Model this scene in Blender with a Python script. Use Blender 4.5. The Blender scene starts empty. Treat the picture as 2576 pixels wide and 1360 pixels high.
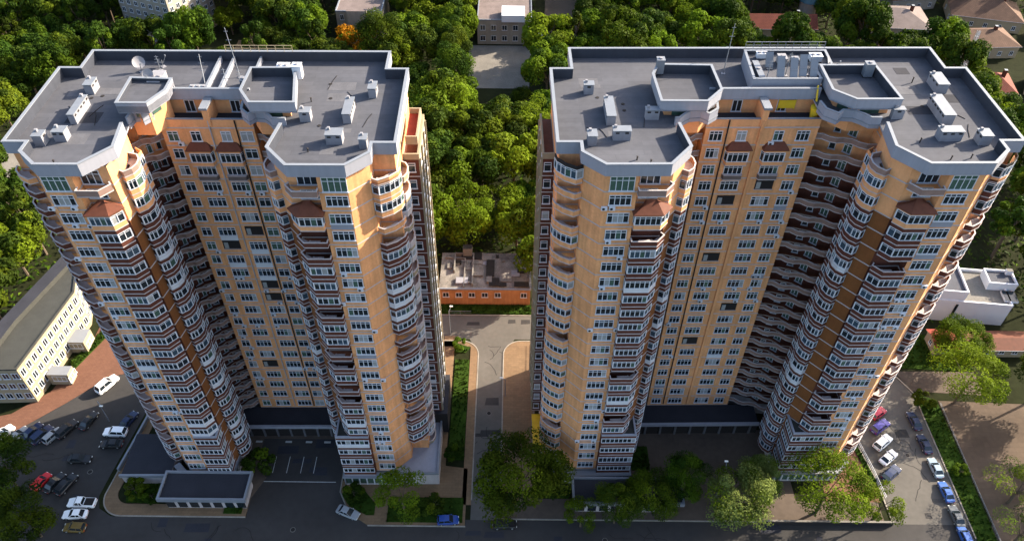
import bpy, math, random
from mathutils import Vector, Matrix
import numpy as np
random.seed(7)
R = math.radians
scn = bpy.context.scene
COL = scn.collection

# ---------------------------------------------------------------- camera, sky, sun, exposure
CAMH = 141.0
def look(pitch, roll):
    f = Vector((0, math.cos(pitch), -math.sin(pitch))); r = Vector((1, 0, 0)); u = r.cross(f)
    c, s = math.cos(roll), math.sin(roll)
    r2 = r * c + u * s; u2 = u * c - r * s
    return Matrix(((r2.x, u2.x, -f.x), (r2.y, u2.y, -f.y), (r2.z, u2.z, -f.z)))
cam = bpy.data.cameras.new("camera"); camo = bpy.data.objects.new("camera", cam); COL.objects.link(camo)
camo.matrix_world = Matrix.Translation((0, 0, CAMH)) @ look(R(44.6), R(0.6)).to_4x4()
cam.sensor_width = 36; cam.lens = 36 * 2000 / 2576; cam.clip_end = 3000; cam.clip_start = 1
scn.camera = camo
SAZ, SEL = R(25), R(27)          # sun stands to the right and a little behind the towers
SUN = Vector((math.cos(SAZ) * math.cos(SEL), math.sin(SAZ) * math.cos(SEL), math.sin(SEL)))
w = bpy.data.worlds.new("World"); scn.world = w; w.use_nodes = True
nt = w.node_tree; bg = nt.nodes['Background']
sky = nt.nodes.new('ShaderNodeTexSky'); sky.sky_type = 'NISHITA'; sky.sun_disc = False
sky.sun_elevation = SEL; sky.sun_rotation = math.atan2(SUN.x, SUN.y); sky.altitude = 200
sky.air_density = 1.0; sky.dust_density = 3.0; sky.ozone_density = 0.6
nt.links.new(sky.outputs[0], bg.inputs[0]); bg.inputs[1].default_value = 0.12
sl = bpy.data.lights.new("sun", 'SUN'); sl.energy = 4.6; sl.angle = R(0.5); sl.color = (1, 0.86, 0.68)
so = bpy.data.objects.new("sun", sl); COL.objects.link(so); so.rotation_euler = SUN.to_track_quat('Z', 'Y').to_euler()
scn.view_settings.view_transform = 'Standard'; scn.view_settings.look = 'None'
scn.view_settings.exposure = 2.0; scn.view_settings.gamma = 1
scn.cycles.max_bounces = 6; scn.cycles.diffuse_bounces = 3; scn.cycles.transparent_max_bounces = 4

# ---------------------------------------------------------------- materials
MATS = {}
def mat(name, col, rough=0.85, var=0.15, scale=0.6, streak=0.0, brick=None, metal=0.0, objvar=0.0, spec=None, bump=0.0, extra=None, fine=0.0, trans=0.0):
    m = bpy.data.materials.new(name); m.use_nodes = True; t = m.node_tree; N = t.nodes; Lk = t.links
    b = N['Principled BSDF']; b.inputs['Roughness'].default_value = rough; b.inputs['Metallic'].default_value = metal
    b.inputs['Specular IOR Level'].default_value = spec if spec is not None else (.04 if 'leaf' in name or name in ('grass', 'soil') else (.18 if rough > .6 else .4))
    tc = N.new('ShaderNodeTexCoord')
    cur = N.new('ShaderNodeRGB'); cur.outputs[0].default_value = (*col, 1); cur = cur.outputs[0]
    def mult(cur, fac_out, lo, hi):
        mr = N.new('ShaderNodeMapRange'); mr.inputs['To Min'].default_value = lo; mr.inputs['To Max'].default_value = hi
        Lk.new(fac_out, mr.inputs['Value'])
        mx = N.new('ShaderNodeVectorMath'); mx.operation = 'SCALE'
        Lk.new(cur, mx.inputs[0]); Lk.new(mr.outputs[0], mx.inputs['Scale']); return mx.outputs[0]
    def noise(sc, det=4, vec=None):
        n = N.new('ShaderNodeTexNoise'); n.inputs['Scale'].default_value = sc; n.inputs['Detail'].default_value = det
        Lk.new(vec or tc.outputs['Object'], n.inputs['Vector']); return n.outputs['Fac']
    if var: cur = mult(cur, noise(scale, 5), 1 - 1.6 * var, 1 + 1.6 * var)
    if fine: cur = mult(cur, noise(scale * 9, 3), 1 - 1.6 * fine, 1 + 1.6 * fine)
    if streak:
        mp = N.new('ShaderNodeMapping'); mp.inputs['Scale'].default_value = (1.6, 1.6, 0.10); Lk.new(tc.outputs['Object'], mp.inputs[0])
        cur = mult(cur, noise(1.0, 5, mp.outputs[0]), 1 - 1.8 * streak, 1 + 1.8 * streak)
    if brick:
        bt = N.new('ShaderNodeTexBrick'); bt.inputs['Scale'].default_value = 1; bt.inputs['Brick Width'].default_value = brick[0]
        bt.inputs['Row Height'].default_value = brick[1]; bt.inputs['Mortar Size'].default_value = brick[2]
        bt.inputs['Color1'].default_value = (1, 1, 1, 1); bt.inputs['Color2'].default_value = (.86, .86, .86, 1); bt.inputs['Mortar'].default_value = (brick[3],) * 3 + (1,)
        Lk.new(tc.outputs['Object'], bt.inputs['Vector'])
        mm = N.new('ShaderNodeVectorMath'); mm.operation = 'MULTIPLY'; Lk.new(cur, mm.inputs[0]); Lk.new(bt.outputs[0], mm.inputs[1]); cur = mm.outputs[0]
    if objvar:
        oi = N.new('ShaderNodeObjectInfo'); cur = mult(cur, oi.outputs['Random'], 1 - objvar, 1 + objvar)
        hs = N.new('ShaderNodeHueSaturation'); mr = N.new('ShaderNodeMapRange'); mr.inputs['To Min'].default_value = .5 - objvar * .06; mr.inputs['To Max'].default_value = .5 + objvar * .05
        ml = N.new('ShaderNodeMath'); ml.operation = 'FRACT'; m7 = N.new('ShaderNodeMath'); m7.operation = 'MULTIPLY'; m7.inputs[1].default_value = 7.31
        Lk.new(oi.outputs['Random'], m7.inputs[0]); Lk.new(m7.outputs[0], ml.inputs[0]); Lk.new(ml.outputs[0], mr.inputs['Value']); Lk.new(mr.outputs[0], hs.inputs['Hue']); Lk.new(cur, hs.inputs['Color']); cur = hs.outputs[0]
    Lk.new(cur, b.inputs['Base Color'])
    if bump:
        bp = N.new('ShaderNodeBump'); bp.inputs['Strength'].default_value = bump; bp.inputs['Distance'].default_value = .1
        Lk.new(noise(6, 4), bp.inputs['Height']); Lk.new(bp.outputs[0], b.inputs['Normal'])
    if trans:
        tr = N.new('ShaderNodeBsdfTranslucent'); Lk.new(cur, tr.inputs[0]); mx = N.new('ShaderNodeMixShader'); mx.inputs[0].default_value = trans
        Lk.new(b.outputs[0], mx.inputs[1]); Lk.new(tr.outputs[0], mx.inputs[2]); Lk.new(mx.outputs[0], N['Material Output'].inputs[0])
    MATS[name] = m; return m
mat('orange', (.60, .288, .128), .9, .17, .30, streak=.20, fine=.12)
mat('orange_top', (.62, .30, .135), .9, .10, .35, streak=.08, fine=.08)
mat('brown', (.085, .029, .019), .85, .12, .5, streak=.12, fine=.1)
mat('brown_warm', (.165, .062, .020), .85, .14, .5, streak=.12, fine=.1)
mat('ruin_wall', (.36, .165, .070), .9, .25, .5, streak=.2, fine=.15)
mat('slab', (.38, .345, .34), .8, .12, .5, streak=.1)
mat('fascia', (.235, .245, .285), .55, .06, .4, streak=.08)
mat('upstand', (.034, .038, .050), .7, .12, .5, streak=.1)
mat('coping', (.165, .18, .205), .45, .05)
mat('deck', (.072, .075, .088), .9, .16, .12, brick=(8.0, 1.1, .03, .8), fine=.10)
mat('deck_patch', (.085, .086, .096), .9, .2, .5, fine=.15)
mat('deck_dark', (.026, .027, .034), .9, .18, .3, fine=.1)
mat('white', (.52, .54, .58), .5, .05)
mat('pane', (.012, .018, .024), .12, 0, spec=.5)
mat('pane_blue', (.035, .06, .085), .1, 0, spec=.6)
mat('pane_green', (.05, .09, .07), .15, .3, 1.5)
mat('curtain', (.24, .25, .25), .5, .2, 2.0)
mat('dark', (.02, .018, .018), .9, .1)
mat('rail', (.11, .085, .08), .6, .15, 1.0)
mat('rail_pink', (.22, .145, .12), .7, .15, 1.0)
mat('rust_roof', (.11, .038, .022), .7, .2, 1.2)
mat('red_roof', (.20, .035, .022), .8, .2, .8)
mat('metal', (.16, .175, .20), .5, .1, 1.0, metal=.2)
mat('vent', (.21, .21, .23), .7, .12, 1.0, streak=.1)
mat('vent_cap', (.20, .22, .24), .5, .1)
mat('yellow', (.62, .42, .02), .6, .15, 1.0)
mat('cream', (.26, .215, .145), .85, .08, .5, streak=.06)
mat('concrete', (.15, .14, .125), .9, .25, .25, fine=.2)
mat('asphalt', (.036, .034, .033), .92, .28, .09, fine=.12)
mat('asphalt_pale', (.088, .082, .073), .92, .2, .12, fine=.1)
mat('paving', (.165, .108, .062), .9, .15, .2, brick=(1.2, .6, .02, .75), fine=.1)
mat('paving_red', (.13, .062, .040), .9, .15, .2, brick=(.8, .4, .02, .7), fine=.1)
mat('plaza', (.085, .062, .045), .9, .35, .10, brick=(2.4, 1.2, .03, .8), fine=.15)
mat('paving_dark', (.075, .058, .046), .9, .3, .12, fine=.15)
mat('kerb', (.22, .20, .17), .9, .3, .5, fine=.2)
mat('grass', (.022, .045, .006), .95, .35, .35, fine=.25)
mat('soil', (.016, .019, .008), .95, .4, .10, fine=.3)
mat('paint', (.36, .36, .35), .7, .2, 2)
mat('bark', (.09, .07, .05), .95, .2, 3)
mat('leaf', (.058, .092, .006), .65, .40, .30, objvar=.30, trans=.35)
mat('leaf_dark', (.024, .046, .005), .65, .38, .30, objvar=.3, trans=.3)
mat('leaf_lime', (.090, .138, .007), .65, .38, .35, objvar=.2, trans=.4)
mat('leaf_pale', (.14, .18, .045), .65, .40, .35, objvar=.1, trans=.35)
mat('leaf_gold', (.30, .13, .006), .65, .3, .4, objvar=.05, trans=.4)
mat('tyre', (.012, .012, .012), .9, 0)
mat('ruin_roof', (.155, .142, .125), .95, .6, .35, fine=.4)
mat('char', (.02, .018, .016), .95, .3, 1)
mat('roof_grey', (.040, .041, .037), .85, .15, .6, fine=.1)
mat('tile_brown', (.11, .062, .042), .85, .25, .5, brick=(.7, .45, .05, .6), fine=.15)
mat('tile_red', (.16, .045, .030), .85, .2, .5, brick=(.7, .45, .05, .6), fine=.15)
mat('roof_pink', (.14, .112, .105), .85, .25, .35, fine=.2)
mat('spire', (.03, .075, .09), .5, .1)
mat('stone', (.24, .215, .18), .9, .15, .4, streak=.1)
for nm, c in dict(white=(.78, .79, .80), silver=(.22, .24, .26), navy=(.012, .022, .06), black=(.012, .012, .014), red=(.50, .012, .018), crimson=(.45, .03, .06), violet=(.05, .04, .22), blue=(.015, .05, .22), grey=(.08, .09, .10), steel=(.20, .27, .33), gold=(.12, .075, .012), azure=(.03, .09, .30)).items():
    mat('paint_' + nm, c, .3, 0, spec=.35)
mat('lamp_glass', (.7, .7, .65), .2, 0); mat('lamp_red', (.35, .02, .015), .3, 0); mat('rim', (.4, .41, .42), .3, 0, metal=.7)

# ---------------------------------------------------------------- mesh builder
class MB:
    def __init__(s): s.v = []; s.f = []; s.m = []; s.mats = []
    def mi(s, name):
        if name not in s.mats: s.mats.append(name)
        return s.mats.index(name)
    def face(s, pts, m):
        n = len(s.v); s.v += [tuple(p) for p in pts]; s.f.append(tuple(range(n, n + len(pts)))); s.m.append(s.mi(m))
    def box(s, x0, y0, z0, x1, y1, z1, m, top=None):
        n = len(s.v)
        s.v += [(x0, y0, z0), (x1, y0, z0), (x1, y1, z0), (x0, y1, z0), (x0, y0, z1), (x1, y0, z1), (x1, y1, z1), (x0, y1, z1)]
        i = s.mi(m); j = s.mi(top) if top else i
        for q, k in (((0, 3, 2, 1), i), ((4, 5, 6, 7), j), ((0, 1, 5, 4), i), ((1, 2, 6, 5), i), ((2, 3, 7, 6), i), ((3, 0, 4, 7), i)):
            s.f.append(tuple(n + a for a in q)); s.m.append(k)
    def prism(s, poly, z0, z1, side, top=None, bottom=True):
        top = top or side; n = len(poly)
        for i in range(n):
            a, b = poly[i], poly[(i + 1) % n]
            s.face([(a[0], a[1], z0), (b[0], b[1], z0), (b[0], b[1], z1), (a[0], a[1], z1)], side)
        s.face([(p[0], p[1], z1) for p in poly], top)
        if bottom: s.face([(p[0], p[1], z0) for p in reversed(poly)], side)
    def ribbon(s, pts, o0, o1, z0, z1, m, closed=False, top=None, inn=None):
        A = offs(pts, o0, closed); B = offs(pts, o1, closed); n = len(pts); top = top or m
        rng = range(n if closed else n - 1)
        for i in rng:
            j = (i + 1) % n
            a0, a1, b0, b1 = A[i], A[j], B[i], B[j]
            s.face([(b0[0], b0[1], z0), (b1[0], b1[1], z0), (b1[0], b1[1], z1), (b0[0], b0[1], z1)], m)
            s.face([(a1[0], a1[1], z0), (a0[0], a0[1], z0), (a0[0], a0[1], z1), (a1[0], a1[1], z1)], inn or m)
            s.face([(b0[0], b0[1], z1), (b1[0], b1[1], z1), (a1[0], a1[1], z1), (a0[0], a0[1], z1)], top)
            s.face([(a0[0], a0[1], z0), (a1[0], a1[1], z0), (b1[0], b1[1], z0), (b0[0], b0[1], z0)], m)
        if not closed:
            for a, b in ((A[0], B[0]), (B[-1], A[-1])):
                s.face([(a[0], a[1], z0), (b[0], b[1], z0), (b[0], b[1], z1), (a[0], a[1], z1)], m)
    def tube(s, p, q, r0, r1, m, n=8):
        p = Vector(p); q = Vector(q); d = (q - p).normalized()
        a = d.orthogonal().normalized(); b = d.cross(a)
        P = [p + (a * math.cos(t) + b * math.sin(t)) * r0 for t in [2 * math.pi * i / n for i in range(n)]]
        Q = [q + (a * math.cos(t) + b * math.sin(t)) * r1 for t in [2 * math.pi * i / n for i in range(n)]]
        for i in range(n):
            j = (i + 1) % n; s.face([P[i], P[j], Q[j], Q[i]], m)
        s.face(Q, m); s.face(P[::-1], m)
    def add(s, o, M=None):
        n = len(s.v); vv = o.v if M is None else [tuple(M @ Vector(p)) for p in o.v]
        s.v += vv; s.f += [tuple(n + a for a in f) for f in o.f]; s.m += [s.mi(o.mats[k]) for k in o.m]
    def mesh(s, name, smooth=False):
        me = bpy.data.meshes.new(name); me.from_pydata(s.v, [], s.f)
        for k in s.mats: me.materials.append(MATS[k])
        me.polygons.foreach_set('material_index', s.m)
        if smooth: me.polygons.foreach_set('use_smooth', [True] * len(s.f))
        me.update(); return me
def offs(pts, o, closed=False):
    n = len(pts); out = []
    for i in range(n):
        ds = []
        if closed or i > 0: a = pts[i - 1]; ds.append((pts[i][0] - a[0], pts[i][1] - a[1]))
        if closed or i < n - 1: b = pts[(i + 1) % n]; ds.append((b[0] - pts[i][0], b[1] - pts[i][1]))
        ns = []
        for dx, dy in ds:
            l = math.hypot(dx, dy) or 1; ns.append((dy / l, -dx / l))
        if len(ns) == 2:
            x, y = ns[0][0] + ns[1][0], ns[0][1] + ns[1][1]; l = math.hypot(x, y) or 1; x /= l; y /= l
            c = max(.45, x * ns[0][0] + y * ns[0][1]); out.append((pts[i][0] + x * o / c, pts[i][1] + y * o / c))
        else: out.append((pts[i][0] + ns[0][0] * o, pts[i][1] + ns[0][1] * o))
    return out
def link(name, me, parent=None, loc=(0, 0, 0), rz=0, **kw):
    o = bpy.data.objects.new(name, me); COL.objects.link(o); o.location = loc; o.rotation_euler = (0, 0, rz)
    if parent: o.parent = parent
    for k, v in kw.items(): o[k] = v
    return o
def thing(name, label, cat, loc=(0, 0, 0), rz=0, group=None, me=None):
    o = link(name, me, None, loc, rz, label=label, category=cat)
    if group: o['group'] = group
    return o
def structure(name, mb): return link(name, mb.mesh(name), kind='structure')
def part(name, mb, parent, smooth=False, **kw): return link(name, mb.mesh(name, smooth), parent, **kw)

# ---------------------------------------------------------------- windows and balconies (unit meshes, z = 0 at the floor, wall plane y = 0, outside is -y)
def window_mb(w_, h, n, z, pane='pane', transom=True, apron=None, alt=None):
    f = MB(); g = MB(); t = .10
    x0 = -w_ / 2; f.box(x0, -.09, z, x0 + t, .02, z + h, 'white'); f.box(-x0 - t, -.09, z, -x0, .02, z + h, 'white')
    f.box(x0 + t, -.09, z + h - t, -x0 - t, .02, z + h, 'white'); f.box(x0 - .08, -.2, z - .10, -x0 + .08, .02, z + .04, 'white')
    pw = (w_ - t) / n
    for i in range(1, n): f.box(x0 + t / 2 + pw * i - .05, -.075, z + .04, x0 + t / 2 + pw * i + .05, .02, z + h - t, 'white')
    if transom: f.box(x0 + t, -.085, z + h * .70, -x0 - t, .02, z + h * .70 + .08, 'white')
    if apron: f.box(x0, -.06, z - 1.15, -x0, .02, z - .10, apron)
    for i in range(n):
        g.box(x0 + t / 2 + pw * i, -.03, z + .04, x0 + t / 2 + pw * (i + 1), .0, z + h - .04, alt[i % len(alt)] if alt else pane)
    return f, g
def loggia_mb(w_, z, h):           # an open loggia: dark sheet painted as its shaded depth, rail and frame edge
    f = MB(); g = MB()
    f.box(-w_ / 2 - .1, -.12, z - .12, w_ / 2 + .1, .02, z, 'slab'); f.box(-w_ / 2, -.10, z, w_ / 2, .0, z + .12, 'rail')
    f.box(-w_ / 2 + .2, -.06, z + .1, -w_ / 2 + .9, .01, z + h * .75, 'curtain')
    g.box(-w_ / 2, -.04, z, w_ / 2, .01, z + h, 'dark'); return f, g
def bay_mb(pts, sill='brown', glazed=True, top='brown', sh=1.0, pane='pane', fh=3.17, back=1.4, z0=.0, full=False, seed=0):
    """balcony along pts (outside on the right of the walking direction)"""
    m = MB()
    inner = offs(pts, -back)
    m.prism(list(pts) + inner[::-1], z0, z0 + .16, 'slab', 'slab')
    m.ribbon(pts, -.12, .0, z0 + .16, z0 + sh, 'white' if full else sill)
    m.ribbon(pts, -.16, .04, z0 + sh, z0 + sh + .08, 'white' if glazed else 'slab')
    m.ribbon(pts, -.02, .05, z0 + .02, z0 + .14, 'slab')
    if glazed:
        zt = z0 + 2.55
        m.ribbon(pts, -.13, .01, zt - .13, zt, 'white')
        m.ribbon(pts, -.12, .0, zt, z0 + fh - .03, top)
        gr = random.Random(seed * 7 + len(pts))
        for a, b in zip(pts[:-1], pts[1:]):
            L = math.hypot(b[0] - a[0], b[1] - a[1]); n = max(1, round(L / .80))
            dx, dy = (b[0] - a[0]) / L, (b[1] - a[1]) / L; nx, ny = dy, -dx
            for i in range(n):
                q0 = (a[0] + dx * L * i / n - nx * .06, a[1] + dy * L * i / n - ny * .06); q1 = (a[0] + dx * L * (i + 1) / n - nx * .06, a[1] + dy * L * (i + 1) / n - ny * .06)
                m.face([(q0[0], q0[1], z0 + sh), (q1[0], q1[1], z0 + sh), (q1[0], q1[1], zt - .1), (q0[0], q0[1], zt - .1)], gr.choices([pane, 'pane', 'pane_blue', 'curtain', 'pane_green'], (36, 36, 10, 12, 6))[0])
            for i in range(n + 1):
                if L < .4 and i: continue
                c = (a[0] + dx * L * i / n, a[1] + dy * L * i / n); hw = .05
                P = [(c[0] - dx * hw - nx * .13, c[1] - dy * hw - ny * .13), (c[0] - dx * hw + nx * .03, c[1] - dy * hw + ny * .03), (c[0] + dx * hw + nx * .03, c[1] + dy * hw + ny * .03), (c[0] + dx * hw - nx * .13, c[1] + dy * hw - ny * .13)]
                m.prism(P, z0 + sh + .1, zt - .1, 'white')
        m.ribbon(pts, -.1, -.02, z0 + 2.14, z0 + 2.19, 'white')
        if full: m.ribbon(pts, -.1, .005, z0 + .55, z0 + .62, 'slab')
    else:
        m.ribbon(pts, -.05, -.01, z0 + sh - .28, z0 + sh - .2, 'slab')
    return m

# ---------------------------------------------------------------- the two towers
Z0, FH, NF = 3.3, 3.17, 23
ZR = 76.3                         # roof deck
def tower(name, label, origin, rz, W, wis, cc, e, sxs, wins, seam, cfg):
    root = thing(name, label, 'apartment tower', (origin[0], origin[1], 0), rz, None)
    D1, D2 = 24.2, cfg['back']
    def mir(pts, s): return list(pts) if s > 0 else [(-x, y) for x, y in pts][::-1]
    zt = lambda k: Z0 + FH * k
    # ---- outline of one half in its own mirrored frame (outward turned right-wing coordinates)
    def half(s):
        wi = wis[0] if s < 0 else wis[1]; b0, b1 = cfg['bays'][0 if s < 0 else 1]; sx = sxs[0] if s < 0 else sxs[1]
        c = cc * s + e; xi = W - wi
        xb = max(xi + 2.2, c + 8.4 * sx)
        segs = [((c, 15.5), 'o'), ((c, 18.3), 'b'), ((c + 2.6 * sx, 17.9), 'b'), ((c + 5.2 * sx, 17.0), 'b'), ((c + 6.6 * sx, 15.6), 'b'), ((xb, 15.4), 'b'),
                ((xb, 12.4), 'b'), ((xi + .9, 9.8), 'b'), ((xi + .45, 4.3), 'w'), ((b0 - 1.2, 2.0), 'b'), ((b1 + .05, 2.0), 'b'), ((b1 + .05, .45), 'o'),
                ((W - 6.4, .45), 'o'), ((W - 3.65, 3.2), 'o'), ((W - 3.65, 5.45), 'o'), ((W - .45, 5.45), 'o'), ((W - .45, 23.8), 'o'), ((W - 3.65, 23.8), 'o'), ((W - 3.65, D2 - .45), 'o')]
        return dict(b0=b0, b1=b1, wi=wi, sx=sx, c=c, xi=xi, xb=xb, segs=segs)
    Hf = {1: half(1), -1: half(-1)}
    Rp = [p for p, _ in Hf[1]['segs']]; Lp = [p for p, _ in Hf[-1]['segs']]
    outline = Rp + [(-x, y) for x, y in Lp][::-1]
    tags = [t for _, t in Hf[1]['segs']] + [None] * len(Lp)
    Ltags = [t for _, t in Hf[-1]['segs']]
    n1 = len(Rp); n2 = len(Lp)
    for i in range(n2 - 1):        # segment from mirrored point i+1 to i
        tags[n1 + (n2 - 2 - i)] = Ltags[i]
    tags[n1 + n2 - 1] = 'o'; tags[n1 - 1] = 'o'
    wall = MB(); n = len(outline)
    for i in range(n):
        a, b = outline[i], outline[(i + 1) % n]
        front = (abs(a[1] - 15.5) < .01 and abs(b[1] - 15.5) < .01)
        zmax = 73.4 if front else 76.15
        zs = [0, zt(0)] + ([zt(20)] if tags[i] in ('b', 'w') else []) + [zmax]
        for z0, z1 in zip(zs[:-1], zs[1:]):
            m = 'slab' if z0 == 0 else (('brown' if tags[i] == 'b' else 'brown_warm') if (tags[i] in ('b', 'w') and z0 < zt(19)) else ('orange_top' if z0 >= zt(19) else 'orange'))
            wall.face([(a[0], a[1], z0), (b[0], b[1], z0), (b[0], b[1], z1), (a[0], a[1], z1)], m)
    # recessed terrace at the top of the centre
    xl, xr = -Hf[-1]['c'], Hf[1]['c']
    wall.face([(xl, 18.9, 73.4), (xr, 18.9, 73.4), (xr, 18.9, 76.2), (xl, 18.9, 76.2)], 'orange_top')
    part('wall', wall, root)
    t_ = MB(); t_.face([(xl, 15.5, 73.4), (xr, 15.5, 73.4), (xr, 18.9, 73.4), (xl, 18.9, 73.4)], 'deck_dark'); 
    t_.ribbon([(xl, 15.5), (xr, 15.5)], -.25, .0, 73.4, 74.5, 'orange_top'); t_.ribbon([(xl, 15.5), (xr, 15.5)], -.3, .06, 74.5, 74.6, 'coping')
    t_.box(seam - .45, 15.3, 73.41, seam + .45, 18.89, 76.4, 'orange_top'); t_.box(seam - .6, 14.9, 76.4, seam + .6, 18.0, 76.75, 'coping')
    part('terrace', t_, root)
    for dx in (-3.4, 3.4):
        f, g = window_mb(1.5, 2.0, 2, .3, transom=False, pane='dark'); d = link('door', f.mesh('door'), root, (seam + dx, 18.89, 73.4)); link('pane', g.mesh('pane'), d)
    # seams of the centre facade: the downpipes
    for xs in cfg['seams']:
        p = MB(); p.tube((xs, 15.38, 4), (xs, 15.38, 74.4), .11, .11, 'dark' if xs != seam else 'slab'); part('downpipe', p, root)
    if cfg.get('pillar'): 
        p = MB(); p.box(seam - .25, 15.2, 4, seam + .25, 15.5, 74.4, 'orange'); part('pilaster', p, root)
    # ---- floor bands
    bm = MB(); bm.ribbon(outline, -.1, .05, -.09, .09, 'slab', closed=True); me = bm.mesh('floor_band')
    for k in range(NF): link('floor_band', me, root, (0, 0, zt(k)))
    # ---- windows
    W_ = []           # (x, y, z, rot, kind, size)
    variants = {}
    def kind(key):
        if key not in variants:
            w_, h, nn, z, v = key
            if v == 'log': f, g = loggia_mb(w_, .95, 1.9)
            else:
                f, g = window_mb(w_, h, nn, z, apron={4: 'fascia', 5: 'white'}.get(v), alt=['pane_green'] * 4 if v == 3 and z < .5 else random.Random(v * 13 + nn).choices(['pane', 'pane_blue', 'curtain', 'pane_green'], (66, 14, 12, 8), k=4))
            variants[key] = (f, g, f.mesh('window'), g.mesh('pane'))
        return variants[key]
    rnd = random.Random(cfg['seed'])
    def pick(): return rnd.choices(range(12), (12, 12, 10, 10, 3, 2, 10, 10, 10, 8, 8, 8))[0]
    for s in (1, -1):
        h = Hf[s]
        for k in range(NF - 1):    # pier windows, four lights each
            W_.append((s * cfg['piers'][0 if s < 0 else 1], .45, zt(k), 0, (3.1, 1.75, 4, .85, 4 if k in (20,) and s * cfg['seed'] > 0 else pick()), 5.4))
        W_.append((s * cfg['piers'][0 if s < 0 else 1], .45, zt(22), 0, (3.4, 2.45, 4, .2, 3), 7))
        W_.append((s * ((h['b0'] + h['b1']) / 2), 2.0, zt(21), 0, (2.6, 1.6, 3, .9, 0), 4))
        W_.append((s * ((h['b0'] + h['b1']) / 2), 2.0, zt(22), 0, (2.8, 2.3, 3, .2, 0), 4))
        for k in range(NF - 1):    # small windows behind the wavy balconies
            a = (h['c'] + 3.9 * h['sx'], 17.45); W_.append((s * a[0], a[1], zt(k) + .7, s * -.33, (1.0, 1.8, 1, .4, 0), 1.2))
            a = (h['c'] + 5.9 * h['sx'], 16.3); W_.append((s * a[0], a[1], zt(k) + .7, s * -.78, (1.3, 1.8, 2, .4, 0), 1.2))
        pw = 1.3 if (cfg['seed'] == 2 and s < 0) else 1.9
        for k in range(1, NF - 2): # windows of the side projection
            W_.append((s * (W + (.75 if pw > 1.5 else .55)), 12.2, zt(k), 0, (1.15, 1.6, 1, .9, pick()), 1.8))
            for v in (14.2, 17.6, 21):
                W_.append((s * (W + pw), v, zt(k), s * R(90), (1.3, 1.5, 2, .9, pick()), .5))
    for k in range(NF - 1):
        for j, (x, w_, nn) in enumerate(wins):
            v = pick()
            if nn == 4 and (j, k) in cfg['logs']: v = 'log'
            if nn == 4 and (j, k) in cfg['aprons']: v = 5
            if k == 21 and nn == 4: w_, nn = 1.5, 2
            W_.append((x, 15.5, zt(k), 0, (w_, 1.75, nn, .85, v), w_ * 1.8))
    org = Matrix.Translation((origin[0], origin[1], 0)) @ Matrix.Rotation(rz, 4, 'Z')
    cp = Vector((0, 0, CAMH))
    def seen(wd):
        p = org @ Vector(wd[:3]); nrm = org.to_3x3() @ Vector((math.sin(wd[3]), -math.cos(wd[3]), 0)); d = cp - p
        return wd[5] * max(0.02, nrm.dot(d.normalized())) / d.length_squared
    W_.sort(key=seen, reverse=True)
    rest = MB()
    for i, (x, y, z, rot, key, _) in enumerate(W_):
        f, g, fm, gm = kind(key)
        if i < 100: o = link('window', fm, root, (x, y, z), rot); link('pane', gm, o)
        else:
            M = Matrix.Translation((x, y, z)) @ Matrix.Rotation(rot, 4, 'Z'); rest.add(f, M); rest.add(g, M)
    o = part('window', rest, root); o['kind'] = 'stuff'; o.name = 'windows'
    ac = MB(); ac.box(-.42, -.38, 0, .42, -.06, .58, 'white'); ac.tube((-.1, -.385, .29), (-.1, -.40, .29), .22, .22, 'dark', 8); ac.box(-.35, -.2, -.08, -.3, 0, .5, 'dark'); ac.box(.3, -.2, -.08, .35, 0, .5, 'dark'); acm = ac.mesh('air_conditioner')
    for i in range(46):
        k = rnd.randrange(1, 22)
        if rnd.random() < .55: x, y = rnd.choice(wins)[0] + rnd.choice((-1, 0, 1)) * .9, 15.5
        else: s_ = rnd.choice((0, 1)); x, y = (1 if s_ else -1) * cfg['piers'][s_] + rnd.choice((-1.0, 0, 1.0, 2.1, -2.1)), .45
        link('air_conditioner', acm, root, (x, y, zt(k) + (.1 if abs(x) < 11 else rnd.choice((.1, .15)))))
    # ---- bays and balconies
    def inst(nm, cache, key, mk, k, dz=0):
        if key not in cache: cache[key] = mk().mesh(nm)
        return link(nm, cache[key], root, (0, 0, zt(k) + dz))
    C = {}
    for s in (1, -1):
        h = Hf[s]; xi, c, sx = h['xi'], h['c'], h['sx']; b0, b1 = h['b0'], h['b1']
        bay = mir([(b1, .5), (b1 - .05, -.35), (b0 - .1, -.35), (b0 - 1.35, 1.15), (b0 - .9, 1.75)][::-1], s)
        
        arc = mir([(xi + .75, 4.0), (xi - .1, 3.5), (xi - 1.0, 4.3), (xi - 1.4, 5.4), (xi - 1.3, 6.6), (xi - .7, 7.6), (xi + .7, 8.0)][::-1], s)
        arc2 = mir([(xi + .7, 8.2), (xi - .1, 8.6), (xi - .2, 9.9), (xi + .9, 10.7)][::-1], s)
        wavy = mir([(c + .1, 16.0), (c + 1.1 * sx, 15.9), (c + 2.0 * sx, 15.1), (c + 3.0 * sx, 14.75), (c + 4.0 * sx, 14.8), (c + 5.2 * sx, 14.5), (c + 6.1 * sx, 13.6), (c + 7.0 * sx, 13.15), (h['xb'] + .3, 13.1)], s)
        notch = mir([(W - 3.65, 3.0), (W - 2.7, 2.55), (W - 1.2, 3.4), (W - .1, 4.6), (W + .15, 5.6)], s)
        side = mir([(W - .5, 6.3), (W + .3, 6.6), (W + .75, 7.6), (W + .75, 9.0), (W + .3, 10.0), (W - .5, 10.4)], s)
        if s < 0: pass
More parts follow.
